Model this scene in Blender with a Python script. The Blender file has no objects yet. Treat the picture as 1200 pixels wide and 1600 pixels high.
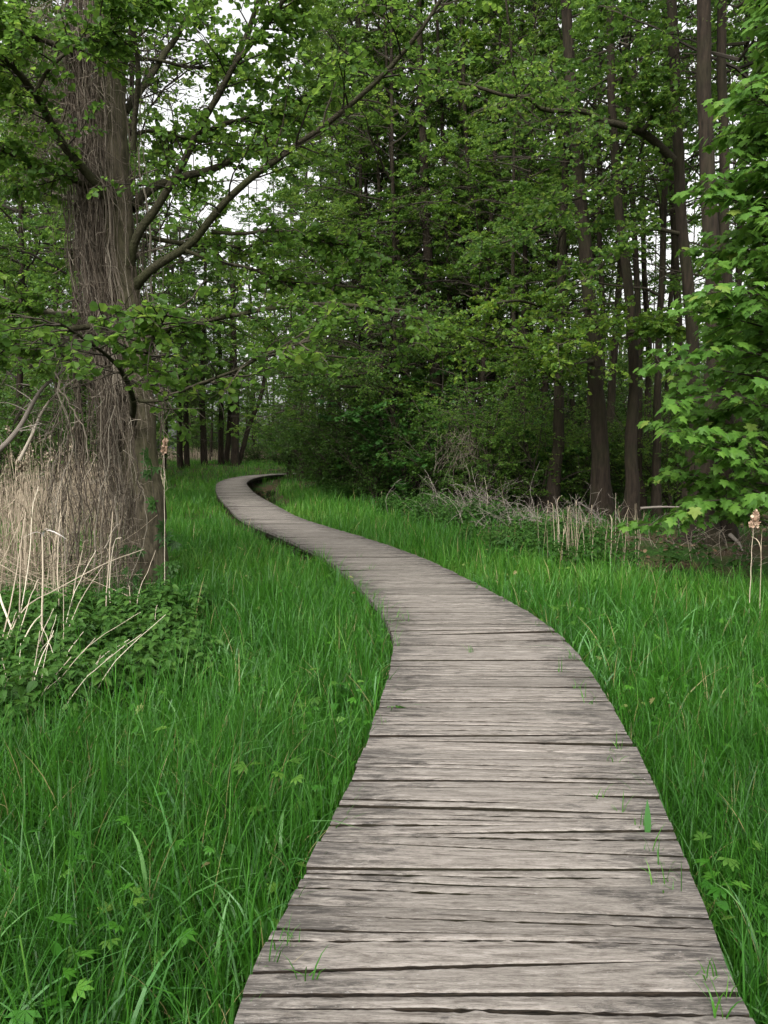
import bpy, math
import numpy as np
from math import radians as R

# ------------------------------------------------------------------ camera, sky, sun, exposure
S = bpy.context.scene
DECK = 0.32                      # height of the boards above the meadow
CAM_Z = DECK + 1.55
PITCH = math.atan(95 / 1200)
FOC = 1200.0
cam = bpy.data.objects.new('camera', bpy.data.cameras.new('camera'))
S.collection.objects.link(cam)
cam.location = (0, 0, CAM_Z)
cam.rotation_euler = (math.pi / 2 - PITCH, 0, 0)
cam.data.sensor_fit = 'VERTICAL'
cam.data.sensor_height = 36
cam.data.lens = 36 * FOC / 1600
cam.data.clip_end = 2000
S.camera = cam

SUN_EL, SUN_AZ = R(44), R(200)   # azimuth measured from +Y clockwise: behind the viewer, to the left
w = bpy.data.worlds.new('World'); S.world = w; w.use_nodes = True
nt = w.node_tree; bg = nt.nodes['Background']
sky = nt.nodes.new('ShaderNodeTexSky'); sky.sky_type = 'NISHITA'; sky.sun_disc = False
sky.sun_elevation = SUN_EL; sky.sun_rotation = SUN_AZ; sky.dust_density = 6.0; sky.air_density = 1.5
hs = nt.nodes.new('ShaderNodeHueSaturation'); hs.inputs['Saturation'].default_value = 0.04
nt.links.new(sky.outputs[0], hs.inputs['Color']); nt.links.new(hs.outputs[0], bg.inputs['Color'])
bg.inputs['Strength'].default_value = 0.15
sl = bpy.data.lights.new('sun', 'SUN'); sl.energy = 0.9; sl.angle = R(60); sl.color = (1, .97, .92)
sun = bpy.data.objects.new('sun', sl); S.collection.objects.link(sun)
sun.rotation_euler = (math.pi / 2 - SUN_EL, 0, math.pi - SUN_AZ)
S.view_settings.view_transform = 'Standard'; S.view_settings.look = 'None'
S.view_settings.exposure = 1.32; S.view_settings.gamma = 1
c = S.cycles
c.max_bounces = 12; c.diffuse_bounces = 10; c.glossy_bounces = 2; c.transmission_bounces = 10; c.transparent_max_bounces = 4
c.caustics_reflective = False; c.caustics_refractive = False

COL = S.collection
rng = np.random.default_rng(7)
UP = np.array([0., 0., 1.])

# ------------------------------------------------------------------ helpers
def px(x, y, Y):
    """photo pixel at forward distance Y -> a point in the place"""
    cx = (np.asarray(x, float) - 600) / FOC; cy = (800 - np.asarray(y, float)) / FOC
    d = np.stack([cx, math.cos(PITCH) + cy * math.sin(PITCH), -math.sin(PITCH) + cy * math.cos(PITCH)], -1)
    return d * (np.asarray(Y, float) / d[..., 1])[..., None] + np.array([0, 0, CAM_Z])

def unit(v):
    return v / np.maximum(np.linalg.norm(v, axis=-1, keepdims=True), 1e-9)

class Mesh:
    """collects vertices, faces and one random tint per vertex, then links them as ONE mesh object"""
    def __init__(s): s.m = []; s.v = []; s.f = []; s.n = 0; s.t = []; s.uv = []
    def add(s, v, faces, tint=0.5, uv=None):
        s.m += [getattr(s, 'mi', 0)] * len(faces)
        v = np.asarray(v, float).reshape(-1, 3)
        for f in faces: s.f.append(np.asarray(f, np.int64) + s.n)
        s.v.append(v); s.n += len(v)
        s.t.append(np.broadcast_to(np.asarray(tint, float), (len(v),)).copy())
        s.uv.append(np.zeros((len(v), 2)) if uv is None else uv)
    def data(s, name, mats, smooth=False, off=(0, 0, 0), use_uv=False):
        V = np.concatenate(s.v) - np.asarray(off); T = np.concatenate(s.t)
        me = bpy.data.meshes.new(name)
        loops = np.concatenate([f.ravel() for f in s.f]); tot = np.concatenate([np.full(len(f), f.shape[1]) for f in s.f])
        start = np.concatenate([[0], np.cumsum(tot)[:-1]])
        me.vertices.add(len(V)); me.vertices.foreach_set('co', V.ravel().astype(np.float32))
        me.loops.add(len(loops)); me.loops.foreach_set('vertex_index', loops.astype(np.int32))
        me.polygons.add(len(tot)); me.polygons.foreach_set('loop_start', start.astype(np.int32))
        me.polygons.foreach_set('use_smooth', np.full(len(tot), smooth))
        if any(s.m): me.polygons.foreach_set('material_index', np.concatenate([np.full(len(f), m_) for f, m_ in zip(s.f, s.m)]).astype(np.int32))
        a = me.attributes.new('tint', 'FLOAT', 'POINT'); a.data.foreach_set('value', T.astype(np.float32))
        if use_uv:
            U = np.concatenate(s.uv); l = me.uv_layers.new(name='UVMap')
            l.data.foreach_set('uv', U[loops].ravel().astype(np.float32))
        me.update(calc_edges=True)
        for m in (mats if isinstance(mats, (list, tuple)) else [mats]): me.materials.append(m)
        return me
    def build(s, name, mat, parent=None, smooth=False, off=(0, 0, 0), use_uv=False):
        return link(name, s.data(name, mat, smooth, off, use_uv), parent)

def link(name, me, parent=None):
    o = bpy.data.objects.new(name, me); COL.objects.link(o)
    if parent is not None: o.parent = parent
    return o

def tag(o, label=None, cat=None, group=None, kind=None):
    if label: o['label'] = label
    if cat: o['category'] = cat
    if group: o['group'] = group
    if kind: o['kind'] = kind
    return o

def empty(name, loc, label, cat, group=None, rz=0.0):
    o = bpy.data.objects.new(name, None); COL.objects.link(o); o.location = loc; o.rotation_euler = (0, 0, rz)
    o.empty_display_size = .2
    return tag(o, label, cat, group)

def tubes(M, P, Rd, k=5, tint=None):
    """tapering tubes round N polylines (N,P,3) with radii (N,P)"""
    P = np.asarray(P, float); Rd = np.asarray(Rd, float)
    if P.ndim == 2: P = P[None]; Rd = Rd[None]
    N, n, _ = P.shape
    T = unit(np.gradient(P, axis=1))
    mean = unit(P[:, -1] - P[:, 0])
    ref = np.where(np.abs(mean[:, 2:3]) > .8, np.array([[1., 0.13, 0]]), np.array([[0.07, 0.05, 1.]]))[:, None, :]
    A = unit(np.cross(T, np.broadcast_to(ref, T.shape))); B = np.cross(T, A)
    th = np.arange(k) * 2 * math.pi / k
    V = P[:, :, None, :] + Rd[:, :, None, None] * (A[:, :, None, :] * np.cos(th)[None, None, :, None] + B[:, :, None, :] * np.sin(th)[None, None, :, None])
    i = np.arange(n - 1)[:, None]; j = np.arange(k)[None]
    q = np.stack([i * k + j, i * k + (j + 1) % k, (i + 1) * k + (j + 1) % k, (i + 1) * k + j], -1).reshape(-1, 4)
    F = (q[None] + (np.arange(N) * n * k)[:, None, None]).reshape(-1, 4)
    if tint is None: tint = rng.random(N)
    M.add(V, [F], np.repeat(np.broadcast_to(tint, (N,)), n * k))

def spline(pts, n):
    """Catmull-Rom through the points, n samples"""
    p = np.asarray(pts, float)
    if len(p) < 3: return np.stack([p[0] + (p[-1] - p[0]) * t for t in np.linspace(0, 1, n)])
    e = np.concatenate([[2 * p[0] - p[1]], p, [2 * p[-1] - p[-2]]])
    u = np.linspace(0, len(p) - 1 - 1e-6, n); i = u.astype(int); t = (u - i)[:, None]
    a, b, c_, d = e[i], e[i + 1], e[i + 2], e[i + 3]
    return .5 * (2 * b + (c_ - a) * t + (2 * a - 5 * b + 4 * c_ - d) * t * t + (3 * b - a - 3 * c_ + d) * t ** 3)

def shoots(g, P0, D, L, n, wander=.15, droop=0.0):
    P = [P0]; d = unit(D)
    for i in range(n - 1):
        d = unit(d + g.normal(0, wander, d.shape) + np.array([0, 0, -droop]))
        P.append(P[-1] + d * (L / (n - 1))[:, None])
    return np.stack(P, 1)

def along(P, idx, t):
    n = P.shape[1]; u = np.clip(t, 0, .9999) * (n - 1); i = u.astype(int); f = (u - i)[:, None]
    a = P[idx, i]; b = P[idx, i + 1]
    return a + (b - a) * f, unit(b - a)

def plen(P): return np.linalg.norm(np.diff(P, axis=1), axis=2).sum(1)

def kids(g, P, per, t0, t1, ratio, ang, flat, n, wander=.15, droop=0., lmin=.12, fall=.6):
    """side shoots on every polyline of P; flat pulls them towards level sprays"""
    N = len(P); idx = np.repeat(np.arange(N), per)
    k = np.tile(np.arange(per), N); t = t0 + (t1 - t0) * (k + g.random(N * per)) / per
    p, T = along(P, idx, t)
    side = unit(np.cross(T, UP) + 1e-6) * np.where(g.random(N * per) < .5, -1, 1)[:, None]
    side = unit(side + g.normal(0, .55, side.shape) * np.array([1, 1, 1 - flat]))
    a = ang + g.normal(0, .2, N * per)
    D = T * np.cos(a)[:, None] + side * np.sin(a)[:, None]
    D[:, 2] *= (1 - flat * .5)
    L = np.maximum(plen(P)[idx] * ratio * (1 - fall * t) * g.uniform(.6, 1.3, N * per), lmin)
    return shoots(g, p, D, L, n, wander, droop), t

LEAF = {  # outline points (x across, y along, z up) and faces
    'round': (np.array([[0, 0, 0], [.38, .3, .1], [.42, .68, .1], [0, 1, -.06], [-.42, .68, .1], [-.38, .3, .1]]), [[[0, 1, 2, 3], [0, 3, 4, 5]]]),
    'far': (np.array([[0, 0, 0], [.46, .55, .1], [0, 1, -.05], [-.46, .55, .1]]), [[[0, 1, 2], [0, 2, 3]]]),
    'nettle': (np.array([[0, 0, 0], [.22, .12, .05], [.33, .32, .07], [.22, .66, .03], [0, 1, -.16], [-.22, .66, .03], [-.33, .32, .07], [-.22, .12, .05], [0, .45, -.02]]),
               [[[0, 1, 2, 8], [8, 2, 3, 4], [8, 4, 5, 6], [0, 8, 6, 7]]]),
}
def _maple():
    a = [(0, 0), (.16, -.1), (.34, -.06), (.52, .02), (.36, .18), (.44, .30), (.66, .42), (.47, .47), (.44, .60), (.25, .53), (.20, .72), (.13, .82), (0, 1.05)]
    pts = [(x, y, -.10 * abs(x) ** 1.0 - .05 * max(y, 0) ** 2) for x, y in a]
    pts += [(-x, y, z) for x, y, z in pts[-2:0:-1]]
    n = len(pts); pts.append((0, .3, .05)); cidx = n
    f = [[cidx, i, (i + 1) % n] for i in range(n)]
    return (np.array(pts), [f])
LEAF['maple'] = _maple()
def _lobed():
    pts = [(0, 0, 0)]; f = []
    for a in (-1.25, -.62, 0, .62, 1.25):
        s, c_ = math.sin(a), math.cos(a); L = 1 - .18 * abs(a)
        b = len(pts)
        for r, wd, z in ((.25, -.07, .03), (.62, -.17, .02), (1, 0, -.1), (.62, .17, .02), (.25, .07, .03)):
            pts.append(((s * r + c_ * wd) * L, (c_ * r - s * wd) * L, z))
        f += [[0, b, b + 1], [0, b + 3, b + 4], [0, b + 1, b + 3], [b + 1, b + 2, b + 3]]
    return (np.array(pts), [f])
LEAF['lobed'] = _lobed()

def leaves(M, P, D, Nr, size, kind='round', tint=None):
    tv, tf = LEAF[kind]
    D = unit(D); X = unit(np.cross(D, Nr)); Z = np.cross(X, D)
    N = len(P); size = np.broadcast_to(size, (N,))
    V = P[:, None] + size[:, None, None] * (X[:, None] * tv[None, :, 0:1] + D[:, None] * tv[None, :, 1:2] + Z[:, None] * tv[None, :, 2:3])
    K = len(tv)
    if tint is None: tint = rng.random(N)
    F = [(np.array(f)[None] + (np.arange(N) * K)[:, None, None]).reshape(-1, len(f[0])) for f in tf]
    M.add(V, F, np.repeat(tint, K))

def leaf_on(g, M, P, per, size, kind='round', t0=.1, tilt=.9, droop=.2, petiole=.0, mask=None, tint_by=None):
    N = len(P); idx = np.repeat(np.arange(N), per); k = np.tile(np.arange(per), N)
    t = t0 + (1 - t0) * (k + .6 * g.random(N * per) + .2) / per
    p, T = along(P, idx, t)
    sd = unit(np.cross(T, UP) + 1e-6) * np.where(k % 2 == 0, 1, -1)[:, None]
    D = unit(T * .6 + sd * .8 + g.normal(0, .35, T.shape) + np.array([0, 0, -droop]))
    Nr = UP + g.normal(0, tilt, T.shape)
    s = (np.asarray(size)[idx] if np.ndim(size) else size) * g.uniform(.6, 1.2, N * per)
    p = p + D * petiole
    tt = g.random(N * per) if tint_by is None else np.clip(tint_by[idx] + g.normal(0, .16, N * per), 0, 1)
    leaves(M, p, D, Nr, s, kind, tt)

# ------------------------------------------------------------------ materials
def newmat(name):
    m = bpy.data.materials.new(name); m.use_nodes = True
    n = m.node_tree.nodes; l = m.node_tree.links
    return m, n, l, n['Principled BSDF'], n['Material Output']

def ramp(n, stops):
    r = n.new('ShaderNodeValToRGB'); e = r.color_ramp.elements
    while len(e) < len(stops): e.new(.5)
    for x, (p, c_) in zip(e, stops): x.position = p; x.color = (*c_, 1)
    return r

def leaf_mat(name, stops, trans=.35, rough=.45, spec=.35, objvar=.25):
    m, n, l, b, out = newmat(name)
    a = n.new('ShaderNodeAttribute'); a.attribute_name = 'tint'
    oi = n.new('ShaderNodeObjectInfo')
    mx = n.new('ShaderNodeMath'); mx.operation = 'MULTIPLY_ADD'; mx.inputs[1].default_value = objvar; mx.inputs[2].default_value = -objvar / 2
    l.new(oi.outputs['Random'], mx.inputs[0])
    ad = n.new('ShaderNodeMath'); ad.operation = 'ADD'; ad.use_clamp = True
    l.new(a.outputs['Fac'], ad.inputs[0]); l.new(mx.outputs[0], ad.inputs[1])
    r = ramp(n, stops); l.new(ad.outputs[0], r.inputs[0])
    l.new(r.outputs[0], b.inputs['Base Color'])
    b.inputs['Roughness'].default_value = rough; b.inputs['Specular IOR Level'].default_value = spec
    t = n.new('ShaderNodeBsdfTranslucent')
    hv = n.new('ShaderNodeHueSaturation'); hv.inputs['Hue'].default_value = .485; hv.inputs['Value'].default_value = 1.25
    l.new(r.outputs[0], hv.inputs['Color']); l.new(hv.outputs[0], t.inputs['Color'])
    mix = n.new('ShaderNodeMixShader'); mix.inputs[0].default_value = trans
    l.new(b.outputs[0], mix.inputs[1]); l.new(t.outputs[0], mix.inputs[2]); l.new(mix.outputs[0], out.inputs['Surface'])
    return m

def bark_mat(name, dark, light, moss, mossamt=.45, scale=(11, 11, 3.2), bump=.8):
    m, n, l, b, out = newmat(name)
    tc = n.new('ShaderNodeTexCoord'); mp = n.new('ShaderNodeMapping'); mp.inputs['Scale'].default_value = scale
    l.new(tc.outputs['Object'], mp.inputs[0])
    n1 = n.new('ShaderNodeTexNoise'); n1.inputs['Scale'].default_value = 1.6; n1.inputs['Detail'].default_value = 6; n1.inputs['Roughness'].default_value = .65
    l.new(mp.outputs[0], n1.inputs['Vector'])
    r = ramp(n, [(.32, dark), (.68, light)]); l.new(n1.outputs[0], r.inputs[0])
    n2 = n.new('ShaderNodeTexNoise'); n2.inputs['Scale'].default_value = 1.3; n2.inputs['Detail'].default_value = 5
    l.new(tc.outputs['Object'], n2.inputs['Vector'])
    r2 = ramp(n, [(.45, (0, 0, 0)), (.7, (mossamt,) * 3)]); l.new(n2.outputs[0], r2.inputs[0])
    mx = n.new('ShaderNodeMixRGB'); mx.inputs[2].default_value = (*moss, 1)
    l.new(r2.outputs[0], mx.inputs[0]); l.new(r.outputs[0], mx.inputs[1]); l.new(mx.outputs[0], b.inputs['Base Color'])
    b.inputs['Roughness'].default_value = .9; b.inputs['Specular IOR Level'].default_value = .15
    bp = n.new('ShaderNodeBump'); bp.inputs['Strength'].default_value = bump; bp.inputs['Distance'].default_value = .03
    l.new(n1.outputs[0], bp.inputs['Height']); l.new(bp.outputs[0], b.inputs['Normal'])
    return m

def tint_mat(name, stops, rough=.8, spec=.2, trans=0.):
    m, n, l, b, out = newmat(name)
    a = n.new('ShaderNodeAttribute'); a.attribute_name = 'tint'
    r = ramp(n, stops); l.new(a.outputs['Fac'], r.inputs[0]); l.new(r.outputs[0], b.inputs['Base Color'])
    b.inputs['Roughness'].default_value = rough; b.inputs['Specular IOR Level'].default_value = spec
    return m

def wood_mat():
    m, n, l, b, out = newmat('weathered planks')
    uv = n.new('ShaderNodeUVMap'); uv.uv_map = 'UVMap'
    def noise(sx, sy, detail=5, rough=.6, scale=1.0, dist=0.):
        mp = n.new('ShaderNodeMapping'); mp.inputs['Scale'].default_value = (sx, sy, 1)
        l.new(uv.outputs[0], mp.inputs[0])
        t = n.new('ShaderNodeTexNoise'); t.inputs['Scale'].default_value = scale; t.inputs['Detail'].default_value = detail; t.inputs['Roughness'].default_value = rough
        t.inputs['Distortion'].default_value = dist
        l.new(mp.outputs[0], t.inputs['Vector']); return t
    grain = noise(6, 60, 8, .78, 1, .8); fine = noise(45, 260, 4, .7); patch = noise(3.2, 13, 8, .80, 1, .6); speck = noise(40, 90, 4, .7)
    a = n.new('ShaderNodeAttribute'); a.attribute_name = 'tint'
    base = ramp(n, [(.35, (.062, .053, .045)), (.46, (.134, .121, .107)), (.62, (.222, .204, .184))]); l.new(grain.outputs[0], base.inputs[0])
    fr = ramp(n, [(.30, (.50, .48, .46)), (.52, (1, 1, 1))]); l.new(fine.outputs[0], fr.inputs[0])
    m1 = n.new('ShaderNodeMixRGB'); m1.blend_type = 'MULTIPLY'; m1.inputs[0].default_value = .75
    l.new(base.outputs[0], m1.inputs[1]); l.new(fr.outputs[0], m1.inputs[2])
    # grey-black weathering blotches that follow the grain, stronger towards the plank ends
    sx = n.new('ShaderNodeSeparateXYZ'); l.new(uv.outputs[0], sx.inputs[0])
    ab = n.new('ShaderNodeMath'); ab.operation = 'ABSOLUTE'; l.new(sx.outputs[0], ab.inputs[0])
    mr = n.new('ShaderNodeMapRange'); mr.inputs[1].default_value = .2; mr.inputs[2].default_value = .72; mr.inputs[3].default_value = -.05; mr.inputs[4].default_value = .13
    l.new(ab.outputs[0], mr.inputs[0])
    ad = n.new('ShaderNodeMath'); ad.operation = 'ADD'; l.new(patch.outputs[0], ad.inputs[0]); l.new(mr.outputs[0], ad.inputs[1])
    pr = ramp(n, [(.525, (0, 0, 0)), (.61, (.95, .95, .95))]); l.new(ad.outputs[0], pr.inputs[0])
    pm = n.new('ShaderNodeMath'); pm.operation = 'MULTIPLY'; l.new(pr.outputs[0], pm.inputs[0])
    gr = ramp(n, [(.42, (1, 1, 1)), (.60, (.30, .30, .30))]); l.new(grain.outputs[0], gr.inputs[0]); l.new(gr.outputs[0], pm.inputs[1])
    m2 = n.new('ShaderNodeMixRGB'); m2.inputs[2].default_value = (.036, .033, .030, 1)
    l.new(pm.outputs[0], m2.inputs[0]); l.new(m1.outputs[0], m2.inputs[1])
    # per plank tone
    tr = ramp(n, [(0, (.80, .78, .76)), (.5, (1.02, 1, .98)), (1, (1.22, 1.19, 1.17))]); l.new(a.outputs['Fac'], tr.inputs[0])
    m3 = n.new('ShaderNodeMixRGB'); m3.blend_type = 'MULTIPLY'; m3.inputs[0].default_value = 1
    l.new(m2.outputs[0], m3.inputs[1]); l.new(tr.outputs[0], m3.inputs[2])
    sp = ramp(n, [(.62, (0, 0, 0)), (.72, (.6, .6, .6))]); l.new(speck.outputs[0], sp.inputs[0])
    m4 = n.new('ShaderNodeMixRGB'); m4.inputs[2].default_value = (.30, .29, .27, 1)
    l.new(sp.outputs[0], m4.inputs[0]); l.new(m3.outputs[0], m4.inputs[1])
    l.new(m4.outputs[0], b.inputs['Base Color'])
    b.inputs['Roughness'].default_value = .85; b.inputs['Specular IOR Level'].default_value = .2
    bp = n.new('ShaderNodeBump'); bp.inputs['Strength'].default_value = .55; bp.inputs['Distance'].default_value = .006
    mm = n.new('ShaderNodeMath'); mm.operation = 'ADD'; l.new(grain.outputs[0], mm.inputs[0]); l.new(fine.outputs[0], mm.inputs[1])
    l.new(mm.outputs[0], bp.inputs['Height']); l.new(bp.outputs[0], b.inputs['Normal'])
    return m

def ground_mat():
    m, n, l, b, out = newmat('meadow soil and leaf litter')
    tc = n.new('ShaderNodeTexCoord')
    t = n.new('ShaderNodeTexNoise'); t.inputs['Scale'].default_value = 1.1; t.inputs['Detail'].default_value = 6
    t2 = n.new('ShaderNodeTexNoise'); t2.inputs['Scale'].default_value = 22; t2.inputs['Detail'].default_value = 4
    l.new(tc.outputs['Object'], t.inputs[0]); l.new(tc.outputs['Object'], t2.inputs[0])
    r1 = ramp(n, [(.3, (.022, .016, .010)), (.7, (.085, .06, .035))]); l.new(t2.outputs[0], r1.inputs[0])
    r2 = ramp(n, [(.3, (.012, .03, .006)), (.7, (.03, .075, .012))]); l.new(t2.outputs[0], r2.inputs[0])
    k = ramp(n, [(.42, (0, 0, 0)), (.6, (1, 1, 1))]); l.new(t.outputs[0], k.inputs[0])
    mx = n.new('ShaderNodeMixRGB'); l.new(k.outputs[0], mx.inputs[0]); l.new(r1.outputs[0], mx.inputs[1]); l.new(r2.outputs[0], mx.inputs[2])
    l.new(mx.outputs[0], b.inputs['Base Color']); b.inputs['Roughness'].default_value = 1; b.inputs['Specular IOR Level'].default_value = .1
    bp = n.new('ShaderNodeBump'); bp.inputs['Strength'].default_value = .8; bp.inputs['Distance'].default_value = .04
    l.new(t2.outputs[0], bp.inputs['Height']); l.new(bp.outputs[0], b.inputs['Normal'])
    return m

M_WOOD = wood_mat(); M_GROUND = ground_mat()
M_GAPSIDE = bark_mat('damp plank side with gap shade', (.010, .008, .006), (.035, .026, .018), (.02, .026, .008), .35, (10, 10, 40))  # dark wet side wood, with the shade of the plank gaps put into its colour
M_BEAM = bark_mat('old dark beam', (.03, .025, .02), (.07, .06, .05), (.03, .04, .015), .3)
M_GRASS = leaf_mat('meadow grass', [(0, (.014, .060, .006)), (.45, (.029, .118, .009)), (.8, (.052, .174, .014)), (.93, (.10, .22, .03)), (1, (.24, .21, .09))], .42, .45, .3, .0)
M_GRASS2 = leaf_mat('broad blue green grass', [(0, (.030, .105, .022)), (.6, (.062, .175, .040)), (1, (.11, .235, .065))], .35, .42, .4, .0)
M_NETTLE = leaf_mat('nettle leaf', [(0, (.016, .050, .009)), (.6, (.034, .092, .013)), (1, (.058, .13, .02))], .36, .55, .25)
M_ALDER = leaf_mat('alder leaf', [(0, (.042, .104, .018)), (.5, (.080, .168, .024)), (.85, (.112, .212, .032)), (1, (.16, .25, .04))], .66, .48, .3)
M_WOODLEAF = leaf_mat('woodland leaf', [(0, (.042, .104, .019)), (.55, (.082, .168, .026)), (.9, (.114, .212, .034)), (1, (.15, .24, .04))], .66, .45, .3, .4)
M_YOUNG = leaf_mat('young yellow green leaf', [(0, (.055, .125, .016)), (.6, (.092, .188, .022)), (1, (.16, .25, .03))], .55, .45, .35)
M_SHRUB = leaf_mat('shrub leaf', [(0, (.026, .064, .010)), (.6, (.046, .105, .014)), (1, (.068, .14, .02))], .5, .45, .3, .3)
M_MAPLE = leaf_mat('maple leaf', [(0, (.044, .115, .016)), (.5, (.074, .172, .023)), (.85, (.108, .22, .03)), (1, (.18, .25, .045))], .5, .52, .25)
M_MAPLE_D = leaf_mat('shaded maple leaf', [(0, (.022, .072, .012)), (.6, (.038, .112, .018)), (1, (.052, .14, .024))], .45, .45, .35)  # darker copy of the maple leaf: shade under the trees put into the colour
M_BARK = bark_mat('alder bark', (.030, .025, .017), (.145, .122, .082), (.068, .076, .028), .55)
M_LIMB = bark_mat('mossy limb', (.016, .014, .008), (.050, .044, .027), (.03, .037, .010), .6, (20, 20, 20))
M_PALE = bark_mat('pale limb', (.07, .062, .045), (.19, .17, .13), (.06, .07, .03), .4, (18, 18, 18))
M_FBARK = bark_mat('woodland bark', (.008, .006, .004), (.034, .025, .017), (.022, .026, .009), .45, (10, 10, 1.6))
M_TWIG = tint_mat('twig', [(0, (.018, .014, .010)), (1, (.05, .042, .028))])
M_VINE = tint_mat('dead vine', [(0, (.040, .031, .023)), (.5, (.108, .086, .064)), (1, (.27, .235, .185))], .85)
M_REED = tint_mat('dry reed', [(0, (.075, .056, .037)), (.5, (.175, .138, .094)), (1, (.35, .29, .21))], .7)
M_PALESTALK = tint_mat('pale dry stalk', [(0, (.22, .17, .12)), (.6, (.38, .32, .24)), (1, (.50, .44, .34))], .7)
M_PLUME = tint_mat('reed plume', [(0, (.24, .15, .10)), (1, (.42, .31, .22))], .9)
M_HUSK = tint_mat('bleached reed husk', [(0, (.50, .45, .42)), (1, (.62, .57, .54))], .7)
M_LITTER = tint_mat('fallen leaf litter', [(0, (.03, .018, .010)), (.6, (.09, .055, .03)), (1, (.17, .12, .07))], .9)
M_DEAD = tint_mat('dead grey branch', [(0, (.10, .085, .07)), (1, (.27, .235, .20))], .9)
def water_mat():
    m, n, l, b, out = newmat('dark ditch water')
    b.inputs['Base Color'].default_value = (.008, .009, .006, 1); b.inputs['Roughness'].default_value = .06
    return m
M_WATER = water_mat()

# ------------------------------------------------------------------ ground
PATH = np.array([(.27, -1.2), (.28, .5), (.30, 1.97), (.40, 2.6), (.58, 3.7), (.68, 4.6), (.76, 5.5), (.78, 6.3), (.70, 7.2), (.52, 8.2), (.22, 9.6),
                 (-.22, 11.3), (-.98, 13.5), (-1.95, 15.9), (-2.75, 18.1), (-3.6, 21.2), (-5.05, 26.6), (-6.3, 32.0), (-7.5, 38), (-8.15, 44), (-8.1, 48.5), (-7.3, 52), (-5.4, 54.5), (-2.6, 56), (1, 57)])
HW = .71
_c = spline(np.c_[PATH, np.zeros(len(PATH))], 3000)[:, :2]
_s = np.concatenate([[0], np.cumsum(np.linalg.norm(np.diff(_c, axis=0), axis=1))])
S_LEN = _s[-1]
_cs = np.linspace(0, S_LEN, 1600); CX = np.interp(_cs, _s, _c[:, 0]); CY = np.interp(_cs, _s, _c[:, 1])
_t = np.stack([np.gradient(CX), np.gradient(CY)], 1); _t /= np.linalg.norm(_t, axis=1, keepdims=True)
def path_pt(s, u):
    x = np.interp(s, _cs, CX); y = np.interp(s, _cs, CY); tx = np.interp(s, _cs, _t[:, 0]); ty = np.interp(s, _cs, _t[:, 1])
    k = .18 + .82 * np.clip((s - 42) / 8, 0, 1); a = np.arctan2(tx, ty) * k
    return x + np.cos(a) * u, y - np.sin(a) * u
def path_dist(x, y):
    """signed distance from the centre line (right side positive)"""
    out = np.empty(len(x))
    for a in range(0, len(x), 20000):
        dx = x[a:a + 20000, None] - CX[None, ::4]; dy = y[a:a + 20000, None] - CY[None, ::4]
        j = np.argmin(dx * dx + dy * dy, 1); r = np.arange(len(j))
        d = np.hypot(dx[r, j], dy[r, j]); t = _t[::4][j]
        out[a:a + 20000] = d * np.sign(t[:, 1] * dx[r, j] - t[:, 0] * dy[r, j])
    return out
def edge_x(y):   # where the meadow on the right meets the wood
    return np.interp(y, [0, 8.6, 9.7, 10.3, 11.5, 14.3, 17, 22.5, 28, 37, 50, 60], [9.5, 6.4, 4.85, 3.6, 2.9, 1.8, 1.35, .1, -1.3, -4.0, -6.0, -3])
def ditch_x(y): return np.interp(y, [24, 28, 33, 38, 44, 48], [-3.2, -4.1, -5.3, -6.3, -6.95, -6.7])
def wetness(x, y): return np.exp(-((x - ditch_x(y)) / .95) ** 2 - ((y - 36) / 10.5) ** 4)
def gz(x, y):
    x = np.asarray(x, float); y = np.asarray(y, float)
    z = .035 * np.sin(x * 1.3 + .7) * np.cos(y * .9) + .03 * np.sin(x * .47 + y * .61 + 2)
    far = np.clip((y - 47) / 16, 0, 1); far = far * far * (3 - 2 * far)
    z = z + .8 * far * np.clip((-x - 2) / 6, .6, 1)
    z = z - .75 * wetness(x, y)
    wood = np.clip((x - edge_x(y)) / 3, 0, 1)
    return z + .12 * wood
def axis(lo, hi, n, c0, k):
    u = np.linspace(-1, 1, n); v = np.sinh(u * k) / np.sinh(k)
    return np.where(v < 0, c0 + v * (c0 - lo), c0 + v * (hi - c0))
gxs = axis(-500, 500, 241, 0, 6.2); gys = axis(-250, 900, 281, 8, 5.2)
GX, GY = np.meshgrid(gxs, gys)
i = np.arange(len(gys) - 1)[:, None]; j = np.arange(len(gxs) - 1)[None]; nx = len(gxs)
gm = Mesh(); gm.add(np.stack([GX, GY, gz(GX, GY)], -1), [np.stack([i * nx + j, i * nx + j + 1, (i + 1) * nx + j + 1, (i + 1) * nx + j], -1).reshape(-1, 4)])
tag(gm.build('ground', M_GROUND, smooth=True), kind='structure')

wm = Mesh(); wy = np.linspace(26, 46, 30); wx = ditch_x(wy)
wv = np.concatenate([np.stack([wx - .9, wy, np.full(30, -.36)], 1), np.stack([wx + .8, wy, np.full(30, -.36)], 1)])
q = np.arange(29); wm.add(wv, [np.stack([q, q + 30, q + 31, q + 1], 1)])
tag(wm.build('ditch_water', M_WATER), kind='structure')

fl = Mesh(); g = np.random.default_rng(19); n = 220; y = g.uniform(27, 44, n); x = ditch_x(y) + g.normal(0, .35, n)
leaves(fl, np.stack([x, y, np.full(n, -.35)], 1), np.stack([g.normal(0, 1, n), g.normal(0, 1, n), np.zeros(n)], 1), UP + g.normal(0, .06, (n, 3)), g.uniform(.06, .15, n), 'round', g.uniform(.6, 1, n))
tag(fl.build('floating_leaves', M_LITTER), 'pale leaves floating on the dark ditch beside the far bend', 'leaves', kind='stuff')

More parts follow.
